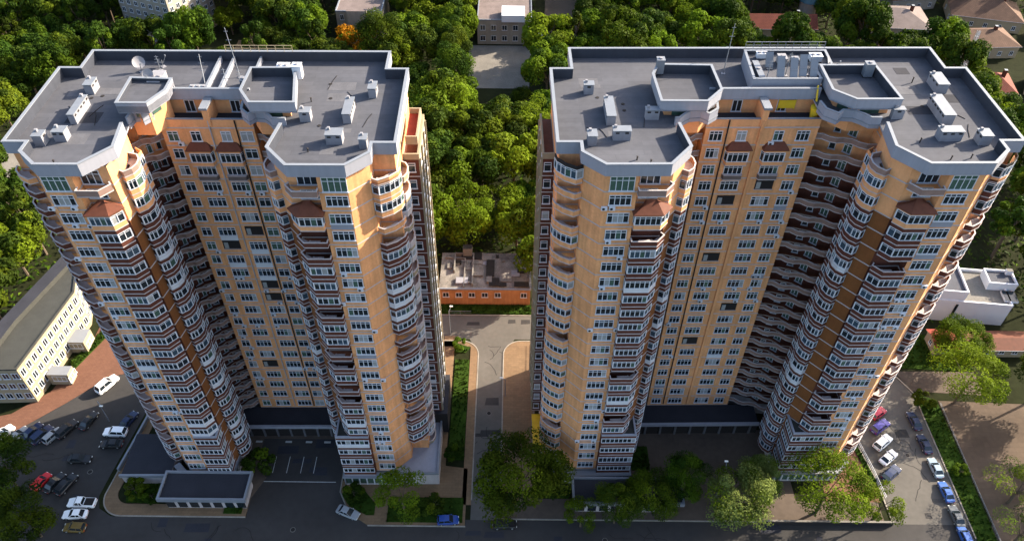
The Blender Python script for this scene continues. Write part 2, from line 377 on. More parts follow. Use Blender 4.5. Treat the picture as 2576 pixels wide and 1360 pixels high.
        for k in range(NF):
            top3 = k >= 20; cl = 'orange_top' if top3 else 'brown'
            if k <= 20:            # polygonal bay of the living rooms
                if k > 3:
                    v = rnd.choices(('g', 'o', 'f', 'gb'), (60, 16, 12, 12))[0]
                    if k == 20: v = 'g'
                    q = rnd.randrange(4); inst('bay_window', C, (s, 'bay', v, top3, q), lambda: bay_mb(bay, cl, v != 'o', cl, .95, 'pane_blue' if v == 'gb' else 'pane', full=(v == 'f'), seed=q), k)
            if k == 22:
                inst('balcony', C, (s, 'baytop'), lambda: bay_mb(bay, 'rail_pink', False, cl, 1.1), k, -.35)
            if k < 22:             # rounded glazed bays at the inner corner
                v = 'g' if rnd.random() < .85 else 'f'
                q = rnd.randrange(4); inst('corner_bay', C, (s, 'arc', v, top3, q), lambda: bay_mb(arc, cl, True, cl, .95, 'pane_blue' if q % 2 else 'pane', full=(v == 'f'), seed=q), k)
                inst('corner_bay', C, (s, 'arc2', top3), lambda: bay_mb(arc2, cl, True, cl, 1.0, 'pane_blue'), k)
                inst('balcony', C, (s, 'wavy', top3), lambda: bay_mb(wavy, 'rail_pink', False, cl, .95, back=1.0), k, .75)
            else:
                inst('balcony', C, (s, 'arctop'), lambda: bay_mb(arc, 'rail_pink', False, cl, 1.0), k)
            if k < 22 and k >= (0 if s * cfg['seed'] != 1 else 2):
                if cfg['seed'] == 1 and s > 0: v = rnd.choices(('g', 'o', 'f'), (50, 22, 28))[0]; lo = k >= 19
                elif cfg['seed'] == 2 and s < 0: v = 'g' if k in (18, 15, 14, 13, 12, 10, 9, 8, 7, 6, 5, 4, 2, 1) else 'o'; lo = True
                else: v = rnd.choices(('g', 'o'), (40, 60))[0]; lo = False
                cl2 = 'orange' if lo else 'brown'
                q = rnd.randrange(3); inst('corner_balcony', C, (s, 'notch', v, lo, q), lambda: bay_mb(notch, cl2, v != 'o', cl2, 1.0, full=(v == 'f'), seed=q), k)
            elif k == 22:
                inst('corner_balcony', C, (s, 'ntop'), lambda: bay_mb(notch, 'orange_top', cfg['seed'] == 2, 'dark', .9), k, -.5)
            if k < 22 and not (cfg['seed'] == 2 and s < 0): inst('side_balcony', C, (s, 'side', k % 3), lambda: bay_mb(side, 'slab' if k % 3 else 'cream', k % 3 == 1, 'cream', 1.05), k)
        # side projection with its own roof
        pw = 1.3 if (cfg['seed'] == 2 and s < 0) else 1.9
        P = mir([(W - .5, 12.2), (W + pw, 12.2), (W + pw, 22.6), (W - .5, 22.6)], s)
        m = MB(); m.prism(P, zt(1) - .3, zt(21), 'brown', 'rust_roof')
        Fx = [(W + pw, 12.2), (W + pw, 22.6)]
        m.ribbon(mir(Fx, s), .0, .04, zt(1), zt(21) - .02, 'cream')
        for v in (12.4, 15.7, 19.2, 22.2):
            m.ribbon(mir([(W + pw, v), (W + pw, v + .25)], s), .0, .3, zt(1), zt(21), 'cream')
        m.ribbon(mir([(W - .5, 12.2), (W + pw, 12.2), (W + pw, 22.6)], s), -.2, .1, zt(21), zt(21) + 1.0, 'cream'); part('side_projection', m, root)
        bmk = MB(); bmk.ribbon(mir([(W - .5, 12.2), (W + pw, 12.2), (W + pw, 22.6)], s), -.05, .06, -.08, .08, 'slab'); mk = bmk.mesh('side_band')
        for k in range(1, 21): link('side_band', mk, root, (0, 0, zt(k)))
        # canopy above the highest glazed bay
        outer = offs(bay, .35); m = MB()
        zc = zt(21)
        inn = offs(bay, -1.6)
        for i in range(len(bay) - 1):
            m.face([(outer[i][0], outer[i][1], zc - .15), (outer[i + 1][0], outer[i + 1][1], zc - .15), (inn[i + 1][0], inn[i + 1][1], zc + 1.15), (inn[i][0], inn[i][1], zc + 1.15)], 'rust_roof')
        m.ribbon(outer, -.1, 0, zc - .25, zc - .14, 'rust_roof'); part('canopy', m, root)
        # four-storey annex filling the inner corner
        A = mir([(xi + .9, 4.4), (xi + .9, -.45), (b1, -.45), (b1, .6), (b1 - .1, 1.9), (b0 - 1.15, 1.95), (xi + .6, 4.2)], s)
        m = MB(); m.prism(A, zt(0), zt(4) - .1, 'brown', 'roof_grey')
        m.ribbon(mir([(xi + .9, 4.3), (xi + .9, -.45), (b1, -.45)], s), -.2, .12, zt(4) - .1, zt(4) + .35, 'fascia'); part('annex', m, root)
        for k in range(4):
            v = 'f' if (k == 3 and cfg['seed'] == 1 and s > 0) else 'g'
            inst('annex_bay', C, (s, 'fl', v, k == 1), lambda: bay_mb(offs(mir([(xi + .95, 3.4), (xi + .95, -.45), (b1 - .1, -.45)], s), .12), 'brown', True, 'brown', 1.0 if k != 1 else .7, full=(v == 'f'), back=.1), k)
            # white shutters band is part of the bay
        # shop base
        m = MB(); B = mir([(xi + .7, 10), (xi + .7, -.9), (W - 5.2, -.9), (W - 2.6, 1.6)], s)
        m.ribbon(B, -1.0, .25, 2.9, 3.28, 'coping'); m.ribbon(B, -.5, -.1, .0, .5, 'slab'); m.ribbon(B, -.45, -.2, .5, 2.9, 'pane_green')
        for a, b in zip(B[:-1], B[1:]):
            L = math.hypot(b[0] - a[0], b[1] - a[1]); nn = int(L / 1.3)
            for i in range(nn + 1):
                t = i / nn; x, y = a[0] + (b[0] - a[0]) * t, a[1] + (b[1] - a[1]) * t; m.box(x - .09, y - .05, .4, x + .09, y + .35, 2.95, 'white')
        part('shopfront', m, root)
    # central podium between the wings
    m = MB(); xl2, xr2 = -(Hf[-1]['c'] + 5.5), Hf[1]['c'] + 5.5
    m.box(xl2, 10.6, .0, xr2, 15.45, 3.3, 'dark', 'deck_dark'); m.box(xl2 - .1, 10.3, 3.0, xr2 + .1, 10.75, 3.75, 'fascia')
    for i in range(9): x = xl2 + (xr2 - xl2) * (i + .5) / 9; m.box(x - .2, 10.35, 0, x + .2, 10.6, 3.0, 'deck_patch')
    part('podium', m, root)
    # canopies of the centre facade
    for x, w_, nn in wins:
        if nn != 4: continue
        m = MB(); zc = zt(21) - .35
        m.face([(x - 2.0, 14.5, zc), (x + 2.0, 14.5, zc), (x + 1.2, 15.49, zc + 1.0), (x - 1.2, 15.49, zc + 1.0)], 'rust_roof')
        m.face([(x + 2.0, 14.5, zc), (x + 2.0, 15.49, zc), (x + 1.2, 15.49, zc + 1.0)], 'rust_roof'); m.face([(x - 2.0, 15.49, zc), (x - 2.0, 14.5, zc), (x - 1.2, 15.49, zc + 1.0)], 'rust_roof')
        m.box(x - 2.0, 14.5, zc - .12, x + 2.0, 15.49, zc - .02, 'brown'); part('canopy', m, root)
        m = bay_mb([(x - 1.9, 15.5), (x - 1.6, 14.75), (x + 1.6, 14.75), (x + 1.9, 15.5)], 'orange_top', True, 'orange_top', .8, back=.3); o = part('bay_window', m, root); o.location.z = zt(20) - .3
        m = bay_mb([(x - 1.6, 15.5), (x - 1.4, 14.9), (x + 1.4, 14.9), (x + 1.6, 15.5)], 'rail', False, 'orange_top', .9, back=.3); o = part('balcony', m, root); o.location.z = zt(19)
    # ---- roof
    rf = link('roof', None, root)
    ringd = [(-1.0, 15.9), (-.7, 13.9), (.8, 12.6), (1.8, 13.5), (3.4, 13.3), (4.4, 12.5), (5.2, 11.6), (7.2, 11.6)]
    def roof_half(s):
        h = Hf[s]; xi, c, sx = h['xi'], h['c'], h['sx']
        ring = [(c + d * sx, v) for d, v in ringd if c + d * sx < xi + .9] + [(xi + 1.0, 11.55)]
        par = [(xi + .75, 9.6), (xi, 4.0), (xi + 3.3, 0), (W - 6.2, 0), (W - 3.2, 2.9), (W - 3.2, 5.0), (W, 5.0), (W, D1), (W - 3.2, D1), (W - 3.2, D2)]
        return ring, par
    r1, p1 = roof_half(1); r2, p2 = roof_half(-1)
    full = [(xr - 1.0, 18.4)] + r1 + p1 + mir(p2, -1) + mir(r2, -1) + [(xl + 1.0, 18.4)]
    m = MB(); m.prism(full, 76.0, ZR, 'fascia', 'deck'); part('roof_deck', m, rf)
    m = MB(); main = p1 + mir(p2, -1); m.ribbon(main, -.32, .03, 76.05, 77.92, 'fascia', inn='upstand'); m.ribbon(main, -.36, .09, 77.92, 78.02, 'coping')
    band = [(xl + .2, 18.2), (xr - .2, 18.2)]; m.ribbon(band, -.3, .03, 76.2, 77.95, 'fascia', inn='upstand'); m.ribbon(band, -.34, .09, 77.95, 78.05, 'coping')
    part('parapet', m, rf)
    for rr in (r1, mir(r2, -1)):
        m = MB(); m.ribbon(rr, -.2, .05, 75.5, 77.35, 'fascia'); m.ribbon(rr, -.25, .1, 77.35, 77.45, 'coping')
        m.ribbon(rr, .0, .12, 76.1, 76.2, 'coping'); part('terrace_parapet', m, rf)
    pr = random.Random(cfg['seed'] + 40)
    for s_ in (-1, 1):
        for i in range(3):
            x, y = s_ * pr.uniform(W - 13, W - 4), pr.uniform(8, 22); m = MB(); dx, dy = pr.uniform(-2, 2), pr.uniform(2, 5)
            m.tube((x, y, ZR + .05), (x + dx * .5, y + dy * .5, ZR + .05), .045, .045, 'dark', 4); m.tube((x + dx * .5, y + dy * .5, ZR + .05), (x + dx, y + dy * .8, ZR + .05), .045, .045, 'dark', 4); part('cable', m, rf)
            m = MB(); x, y = s_ * pr.uniform(W - 12, W - 5), pr.uniform(5, 25); m.tube((x, y, ZR), (x, y, ZR + .05), .28, .28, 'dark', 10); part('roof_drain', m, rf)
    for i in range(9):
        s_ = pr.choice((-1, 1)); x = s_ * pr.uniform(W - 11, W - 5); y = pr.uniform(4, 26); m = MB(); a_ = pr.uniform(.8, 2.6); c_ = pr.uniform(.5, 1.4)
        m.box(x - a_, y - c_, ZR - .05, x + a_, y + c_, ZR + .006 + .002 * i, pr.choice(('deck_dark', 'deck_patch', 'deck_patch'))); part('roof_patch', m, rf)
    for dm in cfg['drums']:
        P = dm; m = MB(); zd = 78.7 if (cfg['seed'] == 1 and dm is cfg['drums'][1]) else 77.75; m.prism(P, 77.55, zd, 'fascia', 'deck'); m.ribbon(P, -.3, .0, 77.62, 79.22, 'fascia', closed=True, inn='upstand'); m.ribbon(P, -.34, .06, 79.22, 79.32, 'coping', closed=True)
        part('raised_roof', m, rf)
        m = MB(); Q = offs(P, -1.0, True); m.ribbon(Q, -.2, 0, 73.2, 77.56, 'orange_top', closed=True)
        Q2 = offs(P, -.98, True)
        for i in range(len(Q)):
            a, b = Q2[i], Q2[(i + 1) % len(Q2)]
            L = math.hypot(b[0] - a[0], b[1] - a[1])
            if L > 2.2:
                f_ = lambda t: (a[0] + (b[0] - a[0]) * t, a[1] + (b[1] - a[1]) * t); m.ribbon([f_(.2), f_(.75)], .0, .05, 76.3, 77.4, 'pane_green')
        part('penthouse_wall', m, rf)
    for (x0, y0, x1, y1) in cfg['vents']:
        m = MB(); x0 += cfg['dv'][0]; x1 += cfg['dv'][0]; y0 += cfg['dv'][1]; y1 += cfg['dv'][1]
        z = ZR; m.box(x0 + .08, y0 + .08, z, x1 - .08, y1 - .08, z + 1.45, 'vent')
        nn = max(1, int(max(x1 - x0, y1 - y0) / .9)); lx = (x1 - x0) > (y1 - y0)
        for i in range(nn):
            if lx: a = x0 + (x1 - x0) * (i + .5) / nn; m.box(a - .25, y0 + .04, z + 1.15, a + .25, y0 + .09, z + 1.4, 'dark')
            else:
                a = y0 + (y1 - y0) * (i + .5) / nn; m.box(x0 + .04, a - .25, z + 1.15, x0 + .09, a + .25, z + 1.4, 'dark'); m.box(x1 - .09, a - .25, z + 1.15, x1 - .04, a + .25, z + 1.4, 'dark')
        m.box(x0, y0, z + 1.6, x1, y1, z + 1.68, 'vent_cap', 'metal')
        for a in (x0 + .12, x1 - .2):
            for b in (y0 + .12, y1 - .2): m.box(a, b, z + 1.45, a + .08, b + .08, z + 1.6, 'vent')
        m.box(x0 + .25, y1 - .6, z + 1.68, x0 + .6, y1 - .25, z + 2.05, 'vent'); part('vent_shaft', m, rf)
    for (x, y, hh) in cfg['pipes']:
        m = MB(); m.tube((x, y, ZR), (x, y, ZR + hh), .09, .09, 'dark', 6); m.tube((x, y, ZR + hh), (x + .05, y, ZR + hh + .08), .16, .16, 'dark', 6); part('vent_pipe', m, rf)
    return root, Hf, rf

LO, LR_, RO, RR_ = (-42.15, 82.8), R(.7), (38.0, 84.4), R(1.3)
TL, HL, RFL = tower('left_tower', 'orange and brown brick high-rise on the left, above the car park and driveway', LO, LR_, 26.4, (15.3, 17.3), -3.0, 6.9, (.6, .82),
    [(-8.4, 1.6, 2), (-5.0, 2.9, 4), (-.5, 2.9, 4), (2.6, 1.9, 2)], -2.6,
    dict(seed=1, back=29.3, bays=((13.2, 16.2), (12.7, 16.0)), piers=(18.7, 18.3), seams=(-2.6, 1.3), logs={(1, 14), (2, 15), (2, 10), (2, 11), (1, 4)}, aprons={(1, 15), (2, 14), (1, 13), (2, 13), (2, 4)},
         drums=[[(3.05, 16.0), (5.05, 12.7), (11.6, 12.7), (10.0, 22.3), (3.2, 22.2)], [(-13.45, 12.4), (-9.05, 12.4), (-7.4, 15.9), (-7.4, 19.0), (-13.6, 19.3)]],
         dv=(-1.05, .8), vents=[(-19.3, 10.6, -18.2, 15.8), (-20.0, 18.3, -18.6, 20.6), (-22.1, 5.4, -20.6, 7.0), (-19.8, 6.4, -18.0, 8.0), (19.1, 11.0, 20.4, 15.5), (21.9, 17.6, 23.2, 19.8), (17.5, 5.9, 19.9, 7.7), (22.2, 4.9, 23.4, 6.4), (12.9, 11.4, 14.6, 12.9)],
         pipes=[(14.3, 5.2, .5), (-19.0, 2.5, .4), (12.6, 17.5, .6)]))
mR = lambda P: [(-x, y) for x, y in P][::-1]
TR, HR, RFR = tower('right_tower', 'orange and brown brick high-rise on the right, beside the row of parked cars', RO, RR_, 32.0, (18.2, 18.2), -.4, 8.5, (1, 1),
    [(-7.2, 2.0, 3), (-3.3, 2.9, 4), (2.3, 2.9, 4), (6.0, 2.0, 3)], -.5,
    dict(seed=2, back=30.3, bays=((17.4, 21.1), (17.4, 20.6)), piers=(23.3, 22.9), pillar=True, seams=(-.5, -5.6), logs={(2, 18), (1, 17), (1, 13), (2, 9), (1, 6)}, aprons=set(),
         drums=[[(8.4, 15.9), (11.2, 13.3), (17.8, 13.3), (17.1, 22.9), (8.6, 22.9)], mR([(7.5, 16.0), (10.1, 12.9), (16.9, 13.0), (17.1, 20.4), (15.9, 23.2), (7.7, 22.9)])],
         dv=(.6, .2), vents=[(-27.8, 19.1, -26.2, 20.4), (-25.2, 11.0, -23.8, 16.2), (-28.3, 6.1, -26.9, 7.9), (-24.7, 7.3, -22.1, 8.7), (-19.5, 12.4, -17.4, 13.5), (25.2, 19.1, 27.0, 22.7), (22.8, 11.0, 24.6, 16.5), (20.8, 6.9, 24.1, 8.5), (26.0, 5.9, 27.7, 7.8), (16.1, 12.4, 17.9, 13.4)],
         pipes=[(23.5, 22.5, .9), (12.5, 18.5, .7), (21.5, 3.0, .6), (18.8, 7.0, .7), (24.4, 3.3, .6), (-21.2, 3.2, .5), (-19.4, 2.6, .4)]))

# ---------------------------------------------------------------- roof details
def mast(root_of, label, x, y, z, h, lean=(0, 0), plate=False):
    O, a = root_of; c, s = math.cos(a), math.sin(a)
    t = thing('antenna_mast', label, 'antenna', (O[0] + x * c - y * s, O[1] + x * s + y * c, z), a)
    m = MB(); m.tube((0, 0, 0), (lean[0], lean[1], h), .07, .04, 'metal', 6); part('mast', m, t)
    m = MB(); m.box(-.3, -.3, 0, .3, .3, .12, 'vent'); part('base', m, t)
    for i, f in enumerate((.55, .75, .92)):
        m = MB(); q = Vector((lean[0] * f, lean[1] * f, h * f)); m.tube(q + Vector((-.5 + .1 * i, 0, 0)), q + Vector((.5 - .1 * i, .05, 0)), .035, .035, 'metal', 5); part('crossbar', m, t)
    return t
def dish(root_of, label, x, y, z, r, az):
    O, a = root_of; c, s = math.cos(a), math.sin(a)
    t = thing('satellite_dish', label, 'satellite dish', (O[0] + x * c - y * s, O[1] + x * s + y * c, z), az)
    m = MB(); n = 16; prev = None
    for i in range(5):
        rr = r * i / 4; ring = []
        for j in range(n):
            th = 2 * math.pi * j / n; ring.append((rr * math.cos(th), -.35 * r + .38 * r * 0 - (rr / r) ** 2 * .28 * r + .28 * r, rr * math.sin(th) + .55 + r))
        if prev:
            for j in range(n): m.face([prev[j], prev[(j + 1) % n], ring[(j + 1) % n], ring[j]], 'vent')
        prev = ring
    o = part('reflector', m, t, True); o.rotation_euler.x = -.5
    m = MB(); m.tube((0, .1, 0), (0, 0, r + .5), .06, .05, 'metal', 6); m.box(-.35, -.3, 0, .35, .35, .1, 'vent'); part('stand', m, t)
    m = MB(); m.tube((0, -.1, .6), (0, -r * 1.1, r + .9), .03, .03, 'metal', 5); m.box(-.1, -r * 1.15, r + .85, .1, -r * .95, r + 1.05, 'metal'); part('feed_arm', m, t)
def at(root_of, x, y):
    O, a = root_of; c, s = math.cos(a), math.sin(a); return (O[0] + x * c - y * s, O[1] + x * s + y * c)
L_, R__ = (LO, LR_), (RO, RR_)
G = 'masts and dishes on the left roof'
dish(L_, 'white dish at the back of the left roof, largest of the cluster left of centre', -14.8, 25.6, ZR, .95, .6)
dish(L_, 'small white dish standing alone near the back parapet of the left roof', -12.0, 27.2, ZR, .7, 2.4)
dish(L_, 'white dish on the front edge of the cluster over the small raised roof', -11.2, 19.6, 78.0, .8, .2)
mast(L_, 'thin mast rising behind the cluster of dishes on the left roof', -12.1, 26.0, ZR, 2.6)
mast(L_, 'left leaning pole of the antenna group at the centre of the left roof', -3.6, 20.5, ZR, 4.2, (-.9, 3.2))
mast(L_, 'tall whip mast at the back railing of the left roof', .6, 24.2, ZR, 7.2, (-1.2, 2.0))
mast(L_, 'short pole in the middle of the antenna group on the left roof', -.2, 20.2, ZR, 3.1, (-.5, 1.4))
mast(L_, 'short pole at the right end of the antenna group on the left roof', 1.5, 20.8, ZR, 2.6, (-.2, 1.4))
mast(R__, 'tall thin whip mast on the right roof, left of its machine room', -5.0, 25.2, ZR, 8.2, (.3, .4))
dish(R__, 'white dish lying behind the raised roof on the right tower', 10.8, 23.6, 77.6, 1.0, 1.2)
def rooftop_box(label, root_of, x, y, z, sx, sy, sz, mt='metal'):
    t = thing('roof_unit', label, 'roof equipment', (*at(root_of, x, y), z), root_of[1])
    m = MB(); m.box(-sx / 2, -sy / 2, .15, sx / 2, sy / 2, sz, mt); m.box(-sx / 2 - .06, -sy / 2 - .06, sz, sx / 2 + .06, sy / 2 + .06, sz + .07, mt); part('housing', m, t)
    for i in range(max(1, int(sx / .8))):
        m = MB(); xx = -sx / 2 + (i + .5) * sx / max(1, int(sx / .8)); m.tube((xx, 0, sz + .07), (xx, 0, sz + .25), .28, .28, 'vent', 10); part('fan', m, t)
    m = MB(); m.box(-sx / 2, -sy / 2, 0, -sx / 2 + .15, sy / 2, .15, 'dark'); m.box(sx / 2 - .15, -sy / 2, 0, sx / 2, sy / 2, .15, 'dark'); part('feet', m, t)
rooftop_box('long low grey duct behind the left raised roof of the right tower', R__, -11.2, 24.2, ZR, 2.6, 1.2, .8, 'white')
rooftop_box('grey duct box right of the white duct behind the raised roof', R__, -8.4, 24.4, ZR, 2.2, 1.2, .7)
rooftop_box('tall grey chimney unit on the back left corner of the right tower raised roof', R__, -15.6, 22.6, 78.0, 1.1, 1.1, 2.4)
rooftop_box('tall grey chimney unit on the back right corner of the right tower raised roof', R__, 15.8, 22.0, 77.8, 1.3, 1.1, 2.2)
rooftop_box('white round-topped unit on the left tower raised roof beside the tall one', L_, 7.6, 23.8, 76.3, 1.8, 1.5, 2.3, 'white')
rooftop_box('tall white unit on the back right corner of the left tower raised roof', L_, 10.3, 21.6, 77.8, 1.3, 1.2, 2.2, 'white')
rooftop_box('grey cabinet with a dark top on the small raised roof of the left tower', L_, -10.2, 20.2, 77.6, 1.8, 3.2, 1.2, 'vent')
# low walls and railings on the roofs
def railing(root_of, x0, x1, y, z, h, m_, parent):
    m = MB(); m.box(x0, y - .04, z + h - .06, x1, y + .04, z + h, m_); m.box(x0, y - .03, z + h * .5, x1, y + .03, z + h * .5 + .04, m_)
    n = int((x1 - x0) / 1.2)
    for i in range(n + 1): x = x0 + (x1 - x0) * i / n; m.box(x - .03, y - .03, z, x + .03, y + .03, z + h, m_)
    part('railing', m, parent)
railing(L_, -2.4, 8.0, 28.9, 78.0, 1.1, 'cream', RFL)
railing(R__, -1.4, 11.0, 28.4, 78.8, 1.2, 'metal', RFR)
for x0, x1 in ((-3.5, -3.25), (-1.4, -1.15), (2.8, 3.05)):
    m = MB(); m.box(x0, 19.2 if x0 < 0 else 22.6, ZR, x1, 28.9, 77.15, 'fascia'); m.box(x0 - .05, 19.2 if x0 < 0 else 22.6, 77.15, x1 + .05, 28.9, 77.22, 'coping'); part('roof_wall', m, RFL)
m = MB(); P = [(-2.1, 19.6), (8.2, 19.6), (8.2, 23.5), (11.0, 23.5), (11.2, 28.1), (-1.6, 28.1)]
m.prism(P, ZR, 78.2, 'fascia', 'deck'); m.ribbon(P, -.3, .0, 78.2, 78.75, 'fascia', closed=True, inn='upstand'); m.ribbon(P, -.34, .05, 78.75, 78.83, 'coping', closed=True); part('machine_room', m, RFR)
for i, (x, y, ln, lx, ly) in enumerate([(2.2, 19.6, 3.4, -.3, 1.9), (4.1, 19.4, 3.2, .5, 1.8), (5.6, 19.8, 3.5, .2, 1.7), (1.2, 22.4, 2.6, -.5, 1.2), (7.2, 19.7, 3.0, -.2, 1.6)]):
    t = thing('panel_antenna', ['leftmost', 'second', 'middle', 'rearmost', 'rightmost'][i] + ' grey leaning panel antenna on the right tower machine room', 'antenna', (*at(R__, x, y + .8), 78.22), RR_, 'panel antennas on the machine room')
    m = MB(); Mx = Matrix.Rotation(.55, 4, 'X'); b = MB(); b.box(-.55, -.12, .3, .55, .12, ln, 'metal'); b.box(-.6, -.16, ln * .45, .6, .16, ln * .45 + .1, 'vent'); m.add(b, Mx.inverted()); part('panel', m, t)
    m = MB(); m.tube((-.4, 0, 0), (-.4, 1.3, 1.9), .06, .06, 'dark', 6); m.tube((.4, 0, 0), (.4, 1.3, 1.9), .06, .06, 'dark', 6); part('frame', m, t)
# yellow window cleaning hoist on the right tower terrace
t = thing('hoist_cradle', 'yellow hoist arm with a drum at the right end of the right tower top terrace', 'hoist', (*at(R__, 7.4, 17.0), 73.45), RR_)
m = MB(); m.tube((0, 0, 0), (0, 0, 2.2), .5, .8, 'yellow', 10); part('drum', m, t); m = MB(); m.tube((0, .2, 2.2), (-.1, 1.4, 4.9), .16, .13, 'yellow', 6); m.tube((-.1, 1.4, 4.9), (-.6, .2, 5.6), .1, .1, 'yellow', 6); part('arm', m, t)
t = thing('notice_board', 'plain yellow board on the terrace wall of the right tower', 'board', (*at(R__, 3.6, 18.8), 74.0), RR_)
m = MB(); m.box(-1.2, -.12, .3, 1.2, -.02, 1.7, 'yellow'); part('board', m, t); m = MB(); m.box(-1.3, -.1, 0, -1.2, .0, 2.2, 'yellow'); m.box(1.2, -.1, 0, 1.3, 0, 2.2, 'yellow'); part('frame', m, t)
m = MB(); m.box(26.6, 12.3, 73.0, 28.1, 19.2, 73.2, 'red_roof'); m.ribbon([(26.6, 12.2), (28.3, 12.2), (28.3, 19.5), (26.6, 19.5)], -.15, .1, 72.6, 74.0, 'cream'); part('roof_terrace', m, TL)
#ENDTOWERS

for i, (x, y, sx_, sy_, sz_, mt) in enumerate([(-.6, 22.6, .8, 4.6, .5, 'metal'), (.8, 26.6, 1.6, .8, .9, 'white'), (3.4, 24.8, 1.2, 1.6, 1.3, 'vent'), (5.6, 25.2, 1.0, 1.0, .8, 'metal'), (8.9, 25.8, 1.8, 1.2, 1.0, 'white'), (-3.0, 18.9, 1.2, .8, 1.2, 'white')]):
    rooftop_box(['long grey cable tray at the left edge of the right tower machine room', 'white cabinet near the back railing of the right tower machine room', 'tall pale cabinet behind the panel antennas', 'small grey cabinet right of the tall pale one behind the panel antennas', 'white cabinet at the back right corner of the machine room', 'white cabinet at the front left outside the machine room'][i], R__, x, y, 78.2 if i < 5 else ZR, sx_, sy_, sz_, mt)
for i, (x, y, h_) in enumerate([(.2, 20.6, 2.8), (3.2, 21.4, 3.6), (6.6, 21.8, 3.2)]):
    mast(R__, ['short mast left of the panel antennas on the machine room', 'mast rising from among the panel antennas', 'mast at the right of the panel antennas'][i], x, y, 78.2, h_, (.3, .5))
for i, (x, y, sx_, sy_, sz_) in enumerate([(-4.6, 20.4, 2.6, 1.0, .7), (-.2, 19.6, 2.2, .8, .5), (1.9, 21.9, .9, 1.4, 1.1)]):
    rooftop_box(['dark low box at the left of the antenna group on the left roof', 'flat box behind the front band at the centre of the left roof', 'small upright cabinet beside the left tower raised roof'][i], L_, x, y, ZR, sx_, sy_, sz_, ['vent_cap', 'vent_cap', 'metal'][i])
# ---------------------------------------------------------------- ground, roads, paving
def sheet(name, poly, z, m, kerb=None):
    b = MB(); b.prism(poly, z - .3, z, m)
    return structure(name, b)
b = MB(); b.box(-900, -300, -1, 900, 1200, 0, 'soil'); structure('ground', b)
def arc(cx, cy, r, a0, a1, n=8): return [(cx + r * math.cos(R(a0 + (a1 - a0) * i / n)), cy + r * math.sin(R(a0 + (a1 - a0) * i / n))) for i in range(n + 1)]
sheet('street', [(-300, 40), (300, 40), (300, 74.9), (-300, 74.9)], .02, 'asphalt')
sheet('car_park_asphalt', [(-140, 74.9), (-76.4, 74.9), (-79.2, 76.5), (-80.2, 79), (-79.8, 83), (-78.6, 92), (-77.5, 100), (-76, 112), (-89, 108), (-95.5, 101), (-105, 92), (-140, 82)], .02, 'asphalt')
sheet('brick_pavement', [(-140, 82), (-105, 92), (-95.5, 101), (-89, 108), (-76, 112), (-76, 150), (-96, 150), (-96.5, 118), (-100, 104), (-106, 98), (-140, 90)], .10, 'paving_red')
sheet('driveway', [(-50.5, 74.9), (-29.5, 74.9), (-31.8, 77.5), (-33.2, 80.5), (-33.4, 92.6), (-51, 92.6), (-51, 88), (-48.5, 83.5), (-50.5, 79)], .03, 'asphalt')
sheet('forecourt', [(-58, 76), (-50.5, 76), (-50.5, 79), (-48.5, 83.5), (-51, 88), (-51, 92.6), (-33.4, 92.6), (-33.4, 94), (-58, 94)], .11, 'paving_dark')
sheet('pavement', arc(-74.6, 79.4, 4.4, 180, 270) + [(-74.6, 75), (-50.6, 75), (-50.6, 77.5)] + arc(-74.0, 80.2, 2.7, 270, 180) + [(-76.2, 84), (-75.4, 92), (-74, 104), (-76.2, 104), (-77.4, 92)], .13, 'paving')
sheet('sidewalk', [(-29.3, 75), (-27, 73.6), (-8.5, 73.6), (-8.5, 86), (-13, 86.6), (-13, 121), (-15.5, 121), (-15.5, 83), (-33.2, 83), (-33.2, 80.5), (-31.6, 77.5)], .12, 'paving')
sheet('walkway', [(-9.3, 78), (-7.5, 78), (-7.5, 115.5)] + arc(-11.5, 115.5, 4.0, 0, 90)[1:] + [(-26, 119.5), (-26, 117.8), (-9.3, 117.8)], .12, 'paving')
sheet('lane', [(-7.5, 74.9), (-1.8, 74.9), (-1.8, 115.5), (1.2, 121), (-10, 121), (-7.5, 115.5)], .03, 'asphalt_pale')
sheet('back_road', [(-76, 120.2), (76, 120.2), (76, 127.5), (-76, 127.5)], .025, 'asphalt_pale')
sheet('wide_pavement', [(-1.7, 79), (5.2, 79), (5.2, 119.6), (2.3, 119.6)] + arc(2.3, 115.6, 4.0, 90, 180)[1:], .12, 'paving')
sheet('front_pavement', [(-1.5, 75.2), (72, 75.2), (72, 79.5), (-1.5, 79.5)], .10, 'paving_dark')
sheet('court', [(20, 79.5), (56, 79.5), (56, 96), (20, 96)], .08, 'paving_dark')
sheet('side_pavement', [(62, 79.5), (72.6, 79.5), (71.2, 96), (69, 110), (64, 110)], .10, 'paving_red')
sheet('side_street', [(73.6, 74.9), (88.1, 74.9), (88.2, 106), (85, 112), (84, 127.5), (68, 127.5), (71.2, 98), (73.4, 84)], .03, 'asphalt_pale')
sheet('plaza', [(92.4, 60), (200, 60), (200, 100), (93, 104), (93, 84)], .06, 'plaza')
sheet('yard', [(86, 112), (88.2, 106.5), (104, 105.5), (104, 112)], .05, 'paving_dark')
sheet('clearing', [(-15, 228), (5, 228), (6, 256), (-16, 256)], .05, 'concrete')
sheet('rear_yard', [(10, 248), (22, 244), (24, 300), (12, 300)], .05, 'paving_dark')
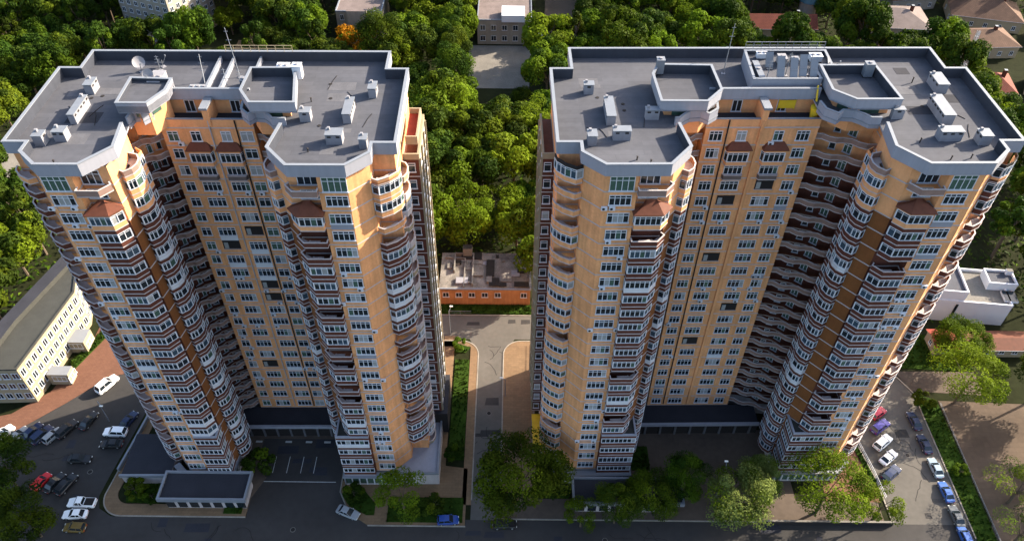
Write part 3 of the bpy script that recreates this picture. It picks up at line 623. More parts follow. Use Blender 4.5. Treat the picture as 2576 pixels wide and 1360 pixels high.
for nm, pts in dict(kerb_car_park=arc(-74.6, 79.4, 4.45, 270, 180) + [(-77.5, 92), (-76.3, 104)], kerb_street=[(-74.6, 74.95), (-50.6, 74.95)], kerb_drive=[(-29.3, 74.9), (-31.7, 77.5), (-33.3, 80.5), (-33.4, 92)],
                    kerb_sidewalk=[(-27, 73.5), (-8.4, 73.5)], kerb_lane=[(-7.45, 79), (-7.45, 115.5)] + arc(-11.5, 115.5, 4.05, 0, 90)[1:] + [(-26, 119.6)],
                    kerb_pavement=[(-1.75, 79), (-1.75, 115.5)] + arc(2.3, 115.6, 4.05, 180, 90)[1:] + [(8, 119.7)], kerb_back=[(-60, 127.6), (60, 127.6)], kerb_front=[(-1.5, 75.1), (72, 75.1)],
                    kerb_side_left=[(73.5, 75), (73.3, 84), (71.1, 98), (69, 112)], kerb_side_right=[(88.2, 72), (88.3, 106), (85, 112.5)]).items():
    b = MB(); b.ribbon(pts, -.12, .12, 0, .17, 'kerb'); structure(nm.replace('kerb_', '') + '_kerb', b)
b = MB()
for x in (-47.6, -44.8, -42.0, -39.4): b.box(x, 84.6, .035, x + .12, 88.4, .04, 'paint')
b.box(-49, 82.6, .035, -34.5, 82.75, .04, 'paint')
for x in (-52.5, -46.4, -42.2, -38.4): b.box(x, 91.6, .12, x + 1.3, 92.0, .22, 'paint')
structure('road_marking', b)
b = MB(); b.box(-88, 69.5, .025, 80, 69.65, .03, 'paint'); structure('lane_marking', b)
# grass and ground cover
def grass(label_name, poly, z=.14, dens=5.0, seed=1):
    b = MB(); b.prism(poly, z - .3, z, 'grass')
    rr = random.Random(seed); xs = [p[0] for p in poly]; ys = [p[1] for p in poly]
    n = int((max(xs) - min(xs)) * (max(ys) - min(ys)) * dens)
    for _ in range(min(n, 6000)):
        x, y = rr.uniform(min(xs), max(xs)), rr.uniform(min(ys), max(ys))
        if not inside(x, y, poly): continue
        h = rr.uniform(.10, .45) if rr.random() < .85 else rr.uniform(.5, .9); a = rr.uniform(0, 3.14); r_ = rr.uniform(.12, .35)
        b.face([(x - r_ * math.cos(a), y - r_ * math.sin(a), z), (x + r_ * math.cos(a), y + r_ * math.sin(a), z), (x + r_ * math.cos(a) * .4, y + r_ * math.sin(a) * .4 - .1, z + h)], 'leaf_dark' if rr.random() < .4 else 'grass')
    return link(label_name, b.mesh(label_name), kind='stuff')
def inside(x, y, poly):
    c = False; n = len(poly)
    for i in range(n):
        (x0, y0), (x1, y1) = poly[i], poly[i - 1]
        if (y0 > y) != (y1 > y) and x < (x1 - x0) * (y - y0) / (y1 - y0) + x0: c = not c
    return c
grass('grass', [(-12.6, 88), (-9.4, 88), (-9.4, 114), (-12.6, 114)], .16, seed=2)
grass('grass', [(-13, 116), (-10.4, 116), (-9.4, 117.6), (-13, 119)], .16, seed=3)
grass('grass', [(-74.4, 77.8), (-68, 77.6), (-68, 84), (-73, 84), (-74.4, 92), (-75.2, 92), (-76.0, 82)], .16, seed=4)
grass('grass', [(-33, 80), (-31, 77.4), (-27.5, 75.6), (-26, 75.6), (-26, 78), (-30, 82.5)], .16, seed=5)
grass('grass', [(-23.5, 74.2), (-9, 74.2), (-9, 79.5), (-23.5, 79.5)], .16, seed=6)
grass('grass', [(88.4, 60), (91.9, 60), (92.3, 84), (92.6, 104), (88.4, 106)], .16, seed=7)
grass('grass', [(85.5, 113), (104, 112), (104, 122), (85.5, 124)], .12, seed=8)
grass('grass', [(-22, 128), (12, 128), (12, 131), (-22, 131)], .12, 9, seed=9)
grass('grass', [(24.5, 86), (28.2, 86), (28.2, 91.5), (24.5, 91.5)], .3, 14, seed=10)
grass('grass', [(-55, 75.6), (-51.5, 75.6), (-51.5, 78), (-55, 78)], .3, 9, seed=11)
grass('grass', [(72.2, 84), (73.2, 84), (71, 97), (70, 97)], .3, 9, seed=12)
grass('grass', [(-99, 112), (-97.3, 110), (-92, 124), (-94, 125)], .3, 12, seed=13)
grass('grass', [(6.3, 82), (12.5, 82), (11.5, 79.6), (4, 79.6)], .16, 6, seed=14)

# ---------------------------------------------------------------- trees
MIX = dict(leaf=['leaf'] * 6 + ['leaf_lime', 'leaf_dark', 'leaf_dark'], leaf_dark=['leaf_dark'] * 3 + ['leaf'] * 2, leaf_lime=['leaf_lime'] * 4 + ['leaf'], leaf_pale=['leaf_pale'] * 4 + ['leaf', 'leaf_lime'], leaf_gold=['leaf_gold'] * 8 + ['leaf_lime'])
def crown_mb(rr, r, h, n_cl, n_leaf, lf, mat_, tall=1.0, gap=0.0, dome=False):
    """leaf clumps on a dome: small quads facing mostly outward"""
    b = MB(); V = []; Fc = []
    for c in range(n_cl):
        t = rr.uniform(0, 2 * math.pi); u = rr.random() ** .8 * 1.25 - .35; u = min(.98, u)
        rad = math.sqrt(max(0, 1 - u * u)); q = rr.uniform(.62, .92)
        cx, cy, cz = r * rad * math.cos(t) * q, r * rad * math.sin(t) * q, h * .5 * u * q * tall
        cr = r * rr.uniform(.20, .42); mc = rr.choice(MIX[mat_])
        for i in range(n_leaf):
            d = Vector((rr.gauss(0, 1), rr.gauss(0, 1), rr.gauss(.35, 1))).normalized()
            p = Vector((cx, cy, cz)) + Vector((d.x, d.y, d.z * .8)) * cr * rr.uniform(.72, 1.06)
            nn = (d + Vector((rr.gauss(0, .55), rr.gauss(0, .55), rr.gauss(.2, .55)))).normalized()
            a = nn.orthogonal().normalized(); e_ = nn.cross(a); ang = rr.uniform(0, 3.14)
            a, e_ = a * math.cos(ang) + e_ * math.sin(ang), e_ * math.cos(ang) - a * math.sin(ang)
            s1 = lf * rr.uniform(.6, 1.2); s2 = s1 * rr.uniform(.45, .8)
            b.face([p - a * s1, p - e_ * s2, p + a * s1, p + e_ * s2], mc)
    return b
def trunk_mb(rr, H, r, spread, n=7, col='bark'):
    b = MB(); b.tube((0, 0, 0), (rr.uniform(-.2, .2), rr.uniform(-.2, .2), H * .45), r, r * .7, col, 7); top = Vector((0, 0, H * .42))
    for i in range(n):
        t = 2 * math.pi * i / n + rr.uniform(-.4, .4); e_ = Vector((math.cos(t) * spread * rr.uniform(.4, .9), math.sin(t) * spread * rr.uniform(.4, .9), H * rr.uniform(.62, .92)))
        mid = top.lerp(e_, .5) + Vector((0, 0, H * .04)); b.tube(top, mid, r * .42, r * .25, col, 5); b.tube(mid, e_, r * .25, r * .06, col, 5)
        for k in range(2):
            f_ = mid.lerp(e_, .4) + Vector((rr.uniform(-1, 1), rr.uniform(-1, 1), rr.uniform(.2, 1))) * spread * .28; b.tube(mid, f_, r * .14, r * .04, col, 4)
    return b
rr = random.Random(5)
PROTO = {}
def proto(key, r, H, n_cl, n_leaf, lf, m_, zc=.62, hh=.7, tall=1.0, trunk_r=.28):
    PROTO[key] = (crown_mb(rr, r, H * hh, n_cl, n_leaf, lf, m_, tall).mesh('crown'), trunk_mb(rr, H, trunk_r, r * .8).mesh('trunk'), H * zc, r)
for i in range(4): proto('round%d' % i, 5.0, 11, 26 + 3 * i, 300, .31, 'leaf')
for i in range(3): proto('dark%d' % i, 5.2, 12, 30, 280, .32, 'leaf_dark')
for i in range(2): proto('lime%d' % i, 4.8, 10.5, 26, 300, .31, 'leaf_lime')
proto('gold0', 4.6, 9, 24, 190, .30, 'leaf_gold', hh=.6)
proto('tall0', 3.0, 13, 24, 170, .32, 'leaf', hh=.9); proto('tall1', 3.0, 12, 22, 170, .32, 'leaf_dark', hh=.9)
proto('bush0', 2.2, 3.2, 12, 150, .20, 'leaf_dark', zc=.5, hh=.9, trunk_r=.1); proto('bush1', 2.0, 2.8, 12, 150, .20, 'leaf', zc=.5, hh=.9, trunk_r=.1)
# near trees: finer leaves, looser crowns
for i in range(2): proto('near_dark%d' % i, 6.0, 14, 34, 400, .22, 'leaf_dark', hh=.85)
proto('near_green', 7.5, 15, 34, 480, .24, 'leaf', hh=.85); proto('near_pale', 6.8, 14, 32, 380, .22, 'leaf_pale', hh=.75)
proto('near_lime', 7.0, 14, 28, 330, .21, 'leaf_lime', hh=.75); proto('near_lime_loose', 5.0, 11, 17, 300, .19, 'leaf_lime', hh=.8)
proto('near_sparse', 6.0, 10, 14, 260, .17, 'leaf', hh=.6, trunk_r=.35)
def tree(key, label, x, y, r=None, group=None, name='tree', rz=None, cat='tree', zs=1.0, dz=0.0):
    cm, tm, zc, r0 = PROTO[key]; s = (r / r0) if r else 1
    t = thing(name, label, cat, (x, y, dz), rr.uniform(0, 6.28) if rz is None else rz, group)
    t.scale = (s, s, s * zs)
    link('crown', cm, t, (0, 0, zc)); link('trunk', tm, t)
    return t
NT = [('near_lime_loose', 'yellow-green tree at the front foot of the left tower by the silver car', -20.1, 76.2, 5.2),
      ('near_green', 'large bushy green tree standing between the towers at the street end of the lane', 2.2, 78.5, 8.4),
      ('near_dark0', 'small dark green tree in front of the right tower flat-roofed pavilion', 20.0, 74.6, 4.4),
      ('near_green', 'dark green tree partly covering the right end of the right pavilion', 26.7, 77.2, 5.0),
      ('near_dark0', 'dark green tree in the right tower court, left of the lamp post', 34.0, 80.4, 4.4),
      ('near_pale', 'big pale green tree right of the lamp post before the right tower court', 42.6, 76.0, 6.6),
      ('near_pale', 'smaller grey-green tree behind the big pale one at the right tower foot', 48.0, 80.6, 4.6),
      ('near_lime', 'large yellow-green tree in front of the right wing of the right tower', 59.3, 77.2, 7.4),
      ('near_lime_loose', 'small yellow-green tree left of the side street corner', 69.6, 75.6, 4.4),
      ('near_dark1', 'dark tree beside the red car at the left edge of the car park', -96.6, 80.6, 6.0),
      ('near_dark0', 'dark tree at the bottom left corner by the white sedan', -87.8, 70.6, 5.6),
      ('near_dark1', 'large dark tree at the very bottom left edge of the picture', -97.0, 73.5, 5.6),
      ('bush0', 'round dark bush in the shaded court of the left tower', -50.4, 85.4, 3.2),
      ('near_lime', 'bright yellow-green tree above the long grass strip on the right', 96.2, 103.4, 7.4),
      ('near_green', 'green tree in front of the small red roofed sheds', 100.4, 116.2, 5.6),
      ('near_sparse', 'sparse tree with bare dark limbs over the plaza at the right edge', 97.5, 79.6, 5.6),
      ('near_sparse', 'sparse tree with bare limbs in the bottom right corner', 94.5, 71.0, 4.8),
      ('near_green', 'green tree out of view past the right edge, shading the plaza', 112.5, 92.0, 6.5), ('near_dark1', 'dark tree at the right edge below the long brown shed', 113.0, 104.0, 6.5), ('near_green', 'second green tree out of view past the right edge, nearer the bottom', 107.5, 82.0, 5.0),  # trees past the right edge, put in to cast shade over the plaza
      ('bush0', 'dark shrub in the curved bed beside the silver car', -30.3, 79.6, 2.2),
      ('bush0', 'low dark shrub in the front bed left of the blue car', -14.6, 77.0, 2.4),
      ('bush1', 'green shrub in the bed left of the left pavilion', -73.0, 79.8, 2.4),
      ('bush0', 'dark shrub at the front of the left pavilion bed', -69.5, 78.6, 1.8),
      ('bush1', 'leafy shrub at the top of the grass strip beside the side street', 89.2, 103.0, 2.4),
      ('near_lime_loose', 'low yellowish tree in front of the right pavilion left end', 13.5, 73.8, 3.4),
      ('bush1', 'lower leafy shrub on the grass strip by the side street', 90.4, 86.0, 1.6),
      ('bush1', 'round bright green shrub in the small lawn by the lane corner', -11.8, 117.6, 1.7),
      ('bush0', 'dark shrubs at the wide end of the lane-side planting strip', -11.6, 88.6, 2.0)]
for k, lb, x, y, r in NT: tree(k, lb, x, y, r, name='shrub' if 'bush' in k else 'tree', cat='shrub' if 'bush' in k else 'tree', zs=1.0 if r < 5 else .95)
# special trees at the back
tree('gold0', 'orange autumn tree behind the back edge of the left tower roof', -54.0, 243, 6.2, zs=1.15)
tree('lime0', 'pale yellow-green tree in the gap right of the left tower, nearest its roof corner', -20.5, 196, 8.0, zs=1.2)
tree('lime1', 'bright lime tree low in the gap between the towers, above the ruined building', -12.0, 152, 6.6)
tree('lime0', 'bright yellow tree beside the far slab block at the top left', -101, 262, 5.0)
# the wood: dart throwing between the clearings
hide = [(-70, 82, -15, 114, 77), (5, 83, 71, 116, 77)]
def visible(x, y, z):
    for (x0, y0, x1, y1, h) in hide:
        bad = False
        for i in range(40):
            t = i / 40; px, py, pz = x * t, y * t, CAMH + (z - CAMH) * t
            if x0 < px < x1 and y0 < py < y1 and pz < h: bad = True; break
        if bad: return False
    return True
keep_out = [(-135, 50, -72, 86), (-117, 84, -74, 138), (-78, 60, 88, 131.5), (-19.5, 130, 7, 146), (-15, 214, 8, 285), (9, 245, 24, 300), (88, 60, 130, 112), (96, 112, 122, 126), (100, 118, 124, 144), (-66, 244, -42, 278), (80, 238, 112, 274),
            (122, 248, 150, 290), (147, 236, 186, 290), (147, 190, 168, 240), (166, 214, 186, 240), (186, 250, 206, 275), (-62, 232, -46, 256), (-140, 240, -102, 284), (-150, 176, -128, 214), (-101, 238, -84, 262), (84, 110, 100, 124)]
pts = []; wood = random.Random(21); tries = 0
zones = {'l': ('broadleaf tree in the dense wood beyond the left tower', 'trees of the wood on the left'), 'm': ('broadleaf tree in the green belt between and behind the towers', 'trees of the belt between the towers'),
         'r': ('broadleaf tree among the houses beyond the right tower', 'trees among the houses on the right')}
while tries < 60000 and len(pts) < 300:
    tries += 1; y = wood.uniform(60, 312); lim = 66 + .47 * y; x = wood.uniform(-lim, lim)
    if any(x0 - 2 < x < x1 + 2 and y0 - 2 < y < y1 + 3 for x0, y0, x1, y1 in keep_out): continue
    far = 7.9 if y < 220 else 9.0
    if any((x - a) ** 2 + (y - c) ** 2 < (far * .98) ** 2 for a, c in pts): continue
    if not (visible(x, y, 11) or visible(x - 3, y, 8) or visible(x + 3, y, 8)): continue
    pts.append((x, y))
print('wood trees', len(pts), 'tries', tries)
for x, y in pts:
    z_ = 'l' if x < -60 else ('r' if x > 70 else 'm')
    if z_ == 'l': k = wood.choice(['dark0', 'dark1', 'dark2', 'dark1', 'round1', 'round2', 'dark0', 'tall1', 'tall0'])
    elif z_ == 'm': k = wood.choice(['round0', 'round1', 'round2', 'round3', 'lime0', 'dark1', 'near_lime_loose', 'lime1', 'tall0', 'lime0', 'near_dark0'])
    else: k = wood.choice(['dark0', 'dark1', 'dark2', 'round0', 'round3', 'tall1', 'dark2'])
    s = wood.uniform(5.6, 8.2)
    if 'tall' in k: s *= .62
    if -15 < x < 8 and 200 < y < 214: s *= .6
    tree(k, zones[z_][0], x, y, s, group=zones[z_][1], zs=wood.uniform(.95, 1.3) if y > 140 else 1.0)
b = MB()
for _ in range(26000):
    y = wood.uniform(125, 305); lim = 66 + .47 * y; x = wood.uniform(-lim, lim)
    if any(x0 < x < x1 and y0 < y < y1 for x0, y0, x1, y1 in keep_out): continue
    a = wood.uniform(0, 3.14); r_ = wood.uniform(.3, .9); z_ = wood.uniform(0.1, 1.6); dx, dy = r_ * math.cos(a), r_ * math.sin(a)
    b.face([(x - dx, y - dy, z_), (x + dy * .5, y - dx * .5, z_ + .2), (x + dx, y + dy, z_ + wood.uniform(-.3, .5)), (x - dy * .5, y + dx * .5, z_ + .3)], 'leaf_dark' if wood.random() < .6 else 'leaf')
link('undergrowth', b.mesh('undergrowth'), kind='stuff')

# ---------------------------------------------------------------- vehicles
def loft(b, secs, m, cap=True, mtop=None):
    for s0, s1 in zip(secs[:-1], secs[1:]):
        n = len(s0)
        for i in range(n):
            j = (i + 1) % n; b.face([s0[i], s1[i], s1[j], s0[j]], m)
    if cap: b.face(secs[0], m); b.face(secs[-1][::-1], m)
def car(label, x, y, heading, color, kind='sedan', group=None, s=1.0):
    L, Wd, hb, hc = dict(sedan=(4.6, 1.82, .88, 1.44), suv=(4.8, 1.95, 1.02, 1.74), hatch=(4.1, 1.78, .9, 1.5), van=(5.2, 2.0, 1.15, 2.1), pickup=(5.3, 1.95, 1.05, 1.78))[kind]
    t = thing('parked_car' if kind != 'pickup' else 'pickup_truck', label, 'van' if kind == 'van' else 'car', (x, y, .04), R(heading), group); t.scale = (s, s, s)
    pm = 'paint_' + color; hw = Wd / 2
    def sec(xx, w_, z0, z1, ins=.10): return [(xx, -w_, z0 + .08), (xx, -w_, z1 - .14), (xx, -w_ + ins, z1), (xx, w_ - ins, z1), (xx, w_, z1 - .14), (xx, w_, z0 + .08), (xx, w_ - .06, z0), (xx, -w_ + .06, z0)]
    b = MB(); hf = hb - .10
    loft(b, [sec(-L / 2, hw * .86, .32, hb - .16), sec(-L / 2 + .25, hw * .97, .22, hb - .02), sec(-L * .2, hw, .2, hb), sec(L * .16, hw, .2, hb), sec(L * .36, hw * .98, .2, hf), sec(L / 2 - .15, hw * .9, .25, hf - .12), sec(L / 2, hw * .78, .34, hf - .26)], pm)
    part('body', b, t, False)
    if kind == 'sedan': x0, x1, x2, x3 = -L * .38, -L * .24, L * .03, L * .22
    elif kind == 'pickup': x0, x1, x2, x3 = -L * .10, -L * .06, L * .13, L * .25
    else: x0, x1, x2, x3 = -L * .48, -L * .40, L * .06, L * .24
    wb, wt = hw * .90, hw * .72
    g = MB(); P = [[(x0, -wb, hb - .02), (x0, wb, hb - .02)], [(x1, -wt, hc - .05), (x1, wt, hc - .05)], [(x2, -wt, hc - .05), (x2, wt, hc - .05)], [(x3, -wb, hb - .04), (x3, wb, hb - .04)]]
    for a, c in ((P[0], P[1]), (P[2], P[3])): g.face([a[0], a[1], c[1], c[0]], 'pane')
    g.face([P[0][0], P[1][0], P[2][0], P[3][0]], 'pane'); g.face([P[0][1], P[3][1], P[2][1], P[1][1]], 'pane'); part('glass', g, t)
    r_ = MB(); loft(r_, [[(x1 - .03, -wt - .02, hc - .08), (x1 - .03, wt + .02, hc - .08), (x1 - .03, wt - .08, hc - .02), (x1 - .03, -wt + .08, hc - .02)], [((x1 + x2) / 2, -wt - .02, hc - .06), ((x1 + x2) / 2, wt + .02, hc - .06), ((x1 + x2) / 2, wt - .08, hc + .03), ((x1 + x2) / 2, -wt + .08, hc + .03)], [(x2 + .03, -wt - .02, hc - .08), (x2 + .03, wt + .02, hc - .08), (x2 + .03, wt - .08, hc - .02), (x2 + .03, -wt + .08, hc - .02)]], pm)
    for px in (x1, (x1 + x2) / 2 - .03):
        for sg in (-1, 1): r_.tube((px, sg * (wt + .01), hc - .06), (px - (.18 if px == x1 else 0), sg * (wb + .01), hb - .04), .045, .05, pm, 4)
    for sg in (-1, 1): r_.tube((x2, sg * (wt + .01), hc - .06), (x3, sg * (wb + .01), hb - .05), .045, .05, pm, 4); r_.tube((x0, sg * wb, hb - .04), (x1, sg * wt, hc - .06), .05, .05, pm, 4)
    part('roof', r_, t)
    if kind == 'pickup':
        q = MB(); q.box(-L * .46, -hw * .8, hb + .005, -L * .13, hw * .8, hb + .05, 'dark'); part('load_bed', q, t)
    for wx in (-L * .31, L * .31):
        for sg in (-1, 1):
            q = MB(); q.tube((wx, sg * (hw - .2), .33), (wx, sg * (hw + .01), .33), .33, .33, 'tyre', 14); ob = part('wheel', q, t)
            q = MB(); q.tube((wx, sg * (hw + .005), .33), (wx, sg * (hw + .03), .33), .2, .18, 'rim', 10); part('rim', q, ob)
    for sg in (-1, 1):
        q = MB(); q.box(L / 2 - .2, sg * hw * .62 - .17, hf - .38, L / 2 + .02, sg * hw * .62 + .17, hf - .2, 'lamp_glass'); part('headlight', q, t)
        q = MB(); q.box(-L / 2 - .02, sg * hw * .66 - .16, hb - .42, -L / 2 + .12, sg * hw * .66 + .16, hb - .2, 'lamp_red'); part('tail_light', q, t)
        q = MB(); q.box(x3 - .45, sg * (wb + .02) - .02 * sg, hb - .02, x3 - .25, sg * (wb + .2), hb + .12, pm) if sg > 0 else q.box(x3 - .45, -(wb + .2), hb - .02, x3 - .25, -wb, hb + .12, pm); part('mirror', q, t)
    q = MB(); q.box(-L / 2 - .03, -.26, .5, -L / 2 + .05, .26, .61, 'white'); part('number_plate', q, t)
    return t
CP = 'cars in the shaded left car park'
CARS = [('white car at the far left end of the left car park row', -105.0, 92.6, 62, 'white', 'suv'), ('silver car second from the left in the left car park row', -101.8, 92.4, 62, 'silver', 'sedan'),
        ('navy car parked between the silver car and a blue-black one', -99.3, 93.4, 62, 'navy', 'sedan'), ('blue-black saloon in the middle of the left car park row', -96.9, 92.6, 62, 'navy', 'suv'),
        ('small silver hatchback parked right of the middle saloon', -94.7, 92.4, 62, 'silver', 'hatch'), ('black off-roader at the right end of the left car park row', -92.3, 94.0, 62, 'black', 'suv'),
        ('dark saloon standing alone by the curved brick pavement', -88.6, 96.2, 72, 'black', 'sedan'), ('dark blue car against the curb behind the white car', -80.3, 96.4, 70, 'navy', 'sedan'),
        ('white off-roader with a dark glass roof beside the left tower', -82.0, 93.4, 178, 'white', 'suv'), ('black car just in front of the white off-roader', -81.8, 90.6, 182, 'black', 'sedan'),
        ('black convertible-like car alone in the middle of the car park', -86.9, 87.0, 0, 'black', 'sedan'), ('red hatchback under the dark tree on the left', -92.4, 81.8, 66, 'red', 'hatch'),
        ('black car parked right beside the red hatchback', -89.7, 81.6, 66, 'black', 'sedan'), ('dark van parked right of the black car next to the red one', -87.2, 81.2, 68, 'black', 'suv'),
        ('white pickup with a dark load bed above the white saloon', -82.6, 77.3, 180, 'white', 'pickup'), ('white saloon at the bottom left of the car park', -83.0, 74.9, 182, 'white', 'sedan'),
        ('yellow and black car at the bottom left below the white saloon', -82.0, 72.2, 178, 'gold', 'hatch'), ('white van in the sun at the edge of the brick pavement', -88.2, 105.6, 60, 'white', 'van'),
        ('silver saloon turning at the mouth of the driveway', -31.0, 75.9, -22, 'silver', 'sedan'), ('bright blue car on the street in front of the left tower', -11.7, 74.5, 4, 'blue', 'hatch'),
        ('black car with a white roof on the street below the lane', -.9, 73.8, 2, 'black', 'sedan'),
        ('crimson car nearest the right tower in the side street', 78.6, 100.2, 35, 'crimson', 'hatch'), ('violet-blue car between the crimson car and the white van', 77.9, 96.8, 35, 'violet', 'suv'),
        ('white minivan in the angled row of the side street', 77.2, 92.9, 38, 'white', 'suv'), ('white saloon below the minivan in the angled row', 77.2, 89.3, 38, 'white', 'sedan'),
        ('dark blue car at the bottom of the angled row', 76.5, 85.6, 38, 'navy', 'suv'),
        ('navy car at the top of the row beside the grass strip', 85.6, 98.3, 95, 'navy', 'sedan'), ('dark blue car second in the row beside the grass strip', 85.7, 92.6, 94, 'navy', 'sedan'),
        ('light steel-green car third in the row beside the grass strip', 85.9, 87.0, 93, 'steel', 'sedan'), ('bright blue car fourth in the row beside the grass strip', 86.0, 81.6, 93, 'azure', 'sedan'),
        ('dark grey car fifth in the row beside the grass strip', 86.0, 76.4, 92, 'grey', 'sedan'), ('blue car at the bottom end of the row beside the grass strip', 86.0, 72.4, 92, 'azure', 'hatch')]
for i, (lb, x, y, hd, c, k) in enumerate(CARS): car(lb, x, y, hd, c, k, group=CP if i < 18 else ('cars parked in the side street' if i > 20 else None))

# ---------------------------------------------------------------- small buildings
def wall_windows(root, p0, p1, z0, rows, cols, w_, h, fh, inset=.0, m_='pane', frame=True, skip=()):
    L = math.hypot(p1[0] - p0[0], p1[1] - p0[1]); a = math.atan2(p1[1] - p0[1], p1[0] - p0[0])
    f, g = window_mb(w_, h, 2, 0, transom=False, pane=m_); fm, gm = f.mesh('window'), g.mesh('pane')
    for r_ in range(rows):
        for c_ in range(cols):
            if (r_, c_) in skip: continue
            t = (c_ + .5) / cols; o = link('window', fm, root, (p0[0] + (p1[0] - p0[0]) * t, p0[1] + (p1[1] - p0[1]) * t, z0 + fh * r_), a); link('pane', gm, o)
def poly_building(name, label, cat, poly, h, wm, rm, parapet=.5, pm='coping'):
    cx = sum(p[0] for p in poly) / len(poly); cy = sum(p[1] for p in poly) / len(poly)
    t = thing(name, label, cat, (cx, cy, 0)); P = [(x - cx, y - cy) for x, y in poly]
    b = MB(); b.prism(P, 0, h, wm, wm); part('wall', b, t)
    b = MB(); b.prism(offs(P, -.02, True), h - .1, h + .06, rm, rm)
    if parapet: b.ribbon(P, -.3, .06, h - .05, h + parapet, pm, closed=True)
    part('roof', b, t); return t, P
# school-like building on the left
t, P = poly_building('school_building', 'long cream three-storey building with a green-grey roof behind the left tower', 'building', [(-111.5, 100.8), (-101.6, 101.2), (-98.6, 123.4), (-101, 131), (-105.0, 134), (-110.0, 114)], 11.0, 'cream', 'roof_grey', .35, 'roof_grey')
b = MB(); b.ribbon([P[4], P[5], P[0]], -3.0, -.0, 11.1, 12.3, 'roof_grey', top='deck_dark'); part('raised_edge', b, t)
wall_windows(t, P[1], P[2], 1.6, 3, 11, 1.35, 1.9, 3.3, m_='pane'); wall_windows(t, P[2], P[3], 1.6, 3, 4, 1.3, 1.9, 3.3); wall_windows(t, P[0], P[1], 1.6, 3, 5, 1.4, 1.7, 3.3)
for (q0, q1, hh_) in ((-11.5, -9.0, 3.4), (-2.5, 1.5, 3.6)):
    b = MB(); b.box(4.0, q0, 0, 8.6, q1, hh_, 'cream', 'coping'); ob = part('porch', b, t); f, g = window_mb(3.0, 1.5, 3, 1.0, transom=False)
    o = link('window', f.mesh('window'), ob, (8.6, (q0 + q1) / 2, 0), R(90)); o = link('window', f.mesh('window'), ob, (6.5, q0, hh_ - 3), 0)
# burnt ruin
t, P = poly_building('ruined_building', 'ruined orange-walled building with a broken pale roof at the end of the lane', 'ruin', [(-17.3, 131.2), (4.4, 131.2), (4.4, 143.5), (-17.3, 143.5)], 5.4, 'ruin_wall', 'ruin_roof', .0)
wall_windows(t, P[0], P[1], 2.6, 1, 7, 1.5, 1.5, 3, m_='dark', skip=((0, 5),))
b = MB(); b.box(P[0][0] - .2, P[0][1] - .25, 5.2, P[1][0] + .2, P[0][1] + .1, 5.55, 'coping'); b.box(P[1][0] - .2, P[0][1], 5.2, P[1][0] + .25, P[2][1], 5.9, 'coping'); part('eaves', b, t)
rb = random.Random(3); b = MB()
for i in range(46):
    x, y = rb.uniform(-10, 9.8), rb.uniform(-5, 5.8); w_, d_ = rb.uniform(.6, 3), rb.uniform(.5, 2.2); z_ = 5.46 + i * .004
    if x + w_ > 10.6 or y + d_ > 6.1: continue
    b.box(x, y, 5.4, x + w_, y + d_, z_ + rb.uniform(0, .5), rb.choice(['ruin_roof', 'concrete', 'ruin_roof', 'vent', 'char']))
part('roof_slab', b, t)
for (x0, y0, x1, y1) in ((1.0, -5.6, 3.4, -3.0), (.2, -2.5, 2.2, 3.2), (7.0, -5.8, 10.4, -4.2), (-6, 3.5, -1, 5.8), (3.4, -5.8, 5.2, -4.6)): b = MB(); b.box(x0, y0, 5.9, x1, y1, 6.02, 'char'); part('burnt_hole', b, t)
b = MB(); b.ribbon([(-7.5, -1), (-7.5, 5), (-3, 5), (-3, -5.5)], -.15, .15, 5.4, 6.5, 'concrete'); b.ribbon([(-10, 4), (-5, 3.6), (-5, -6)], -.12, .12, 5.4, 6.1, 'concrete'); b.box(-5.6, 4.4, 5.4, -3.4, 6.0, 8.4, 'concrete', 'char'); part('broken_wall', b, t)
# white modern building on the right
t = thing('white_building', 'white flat-roofed building with dark roofs right of the right tower', 'building', (108, 130, 0), R(-6))
b = MB(); b.box(-9, -3, 0, 8.5, 8.5, 6.2, 'white', 'concrete'); part('wall', b, t)
for nm, (x0, y0, x1, y1, z) in dict(main_roof=(-8.8, -2.8, -2.4, 9.6, 9.2), side_roof=(4.2, 2.4, 10.6, 7.2, 8.0)).items():
    b = MB(); b.box(x0, y0, 0, x1, y1, z, 'white', 'deck'); b.ribbon([(x0, y0), (x1, y0), (x1, y1), (x0, y1)], -.25, .05, z, z + .6, 'white', closed=True); part('roof', b, t)
b = MB(); b.ribbon([(-9, -3), (8.5, -3), (8.5, 8.5), (-9, 8.5)], -.3, .05, 6.2, 6.9, 'white', closed=True); part('parapet', b, t)
b = MB(); b.box(-3.9, -3.1, 1, -3.3, -2.9, 5.8, 'pane'); part('window', b, t); b = MB(); b.box(7.2, -1.6, 6.3, 10.2, 1.8, 6.9, 'white', 'pane'); part('skylight', b, t)
b = MB(); b.box(9.0, 6.0, 8.0, 10.4, 7.0, 9.3, 'white', 'concrete'); b.box(-8.6, 8.0, 9.2, -7.2, 9.4, 10.4, 'white', 'concrete'); part('chimney', b, t)
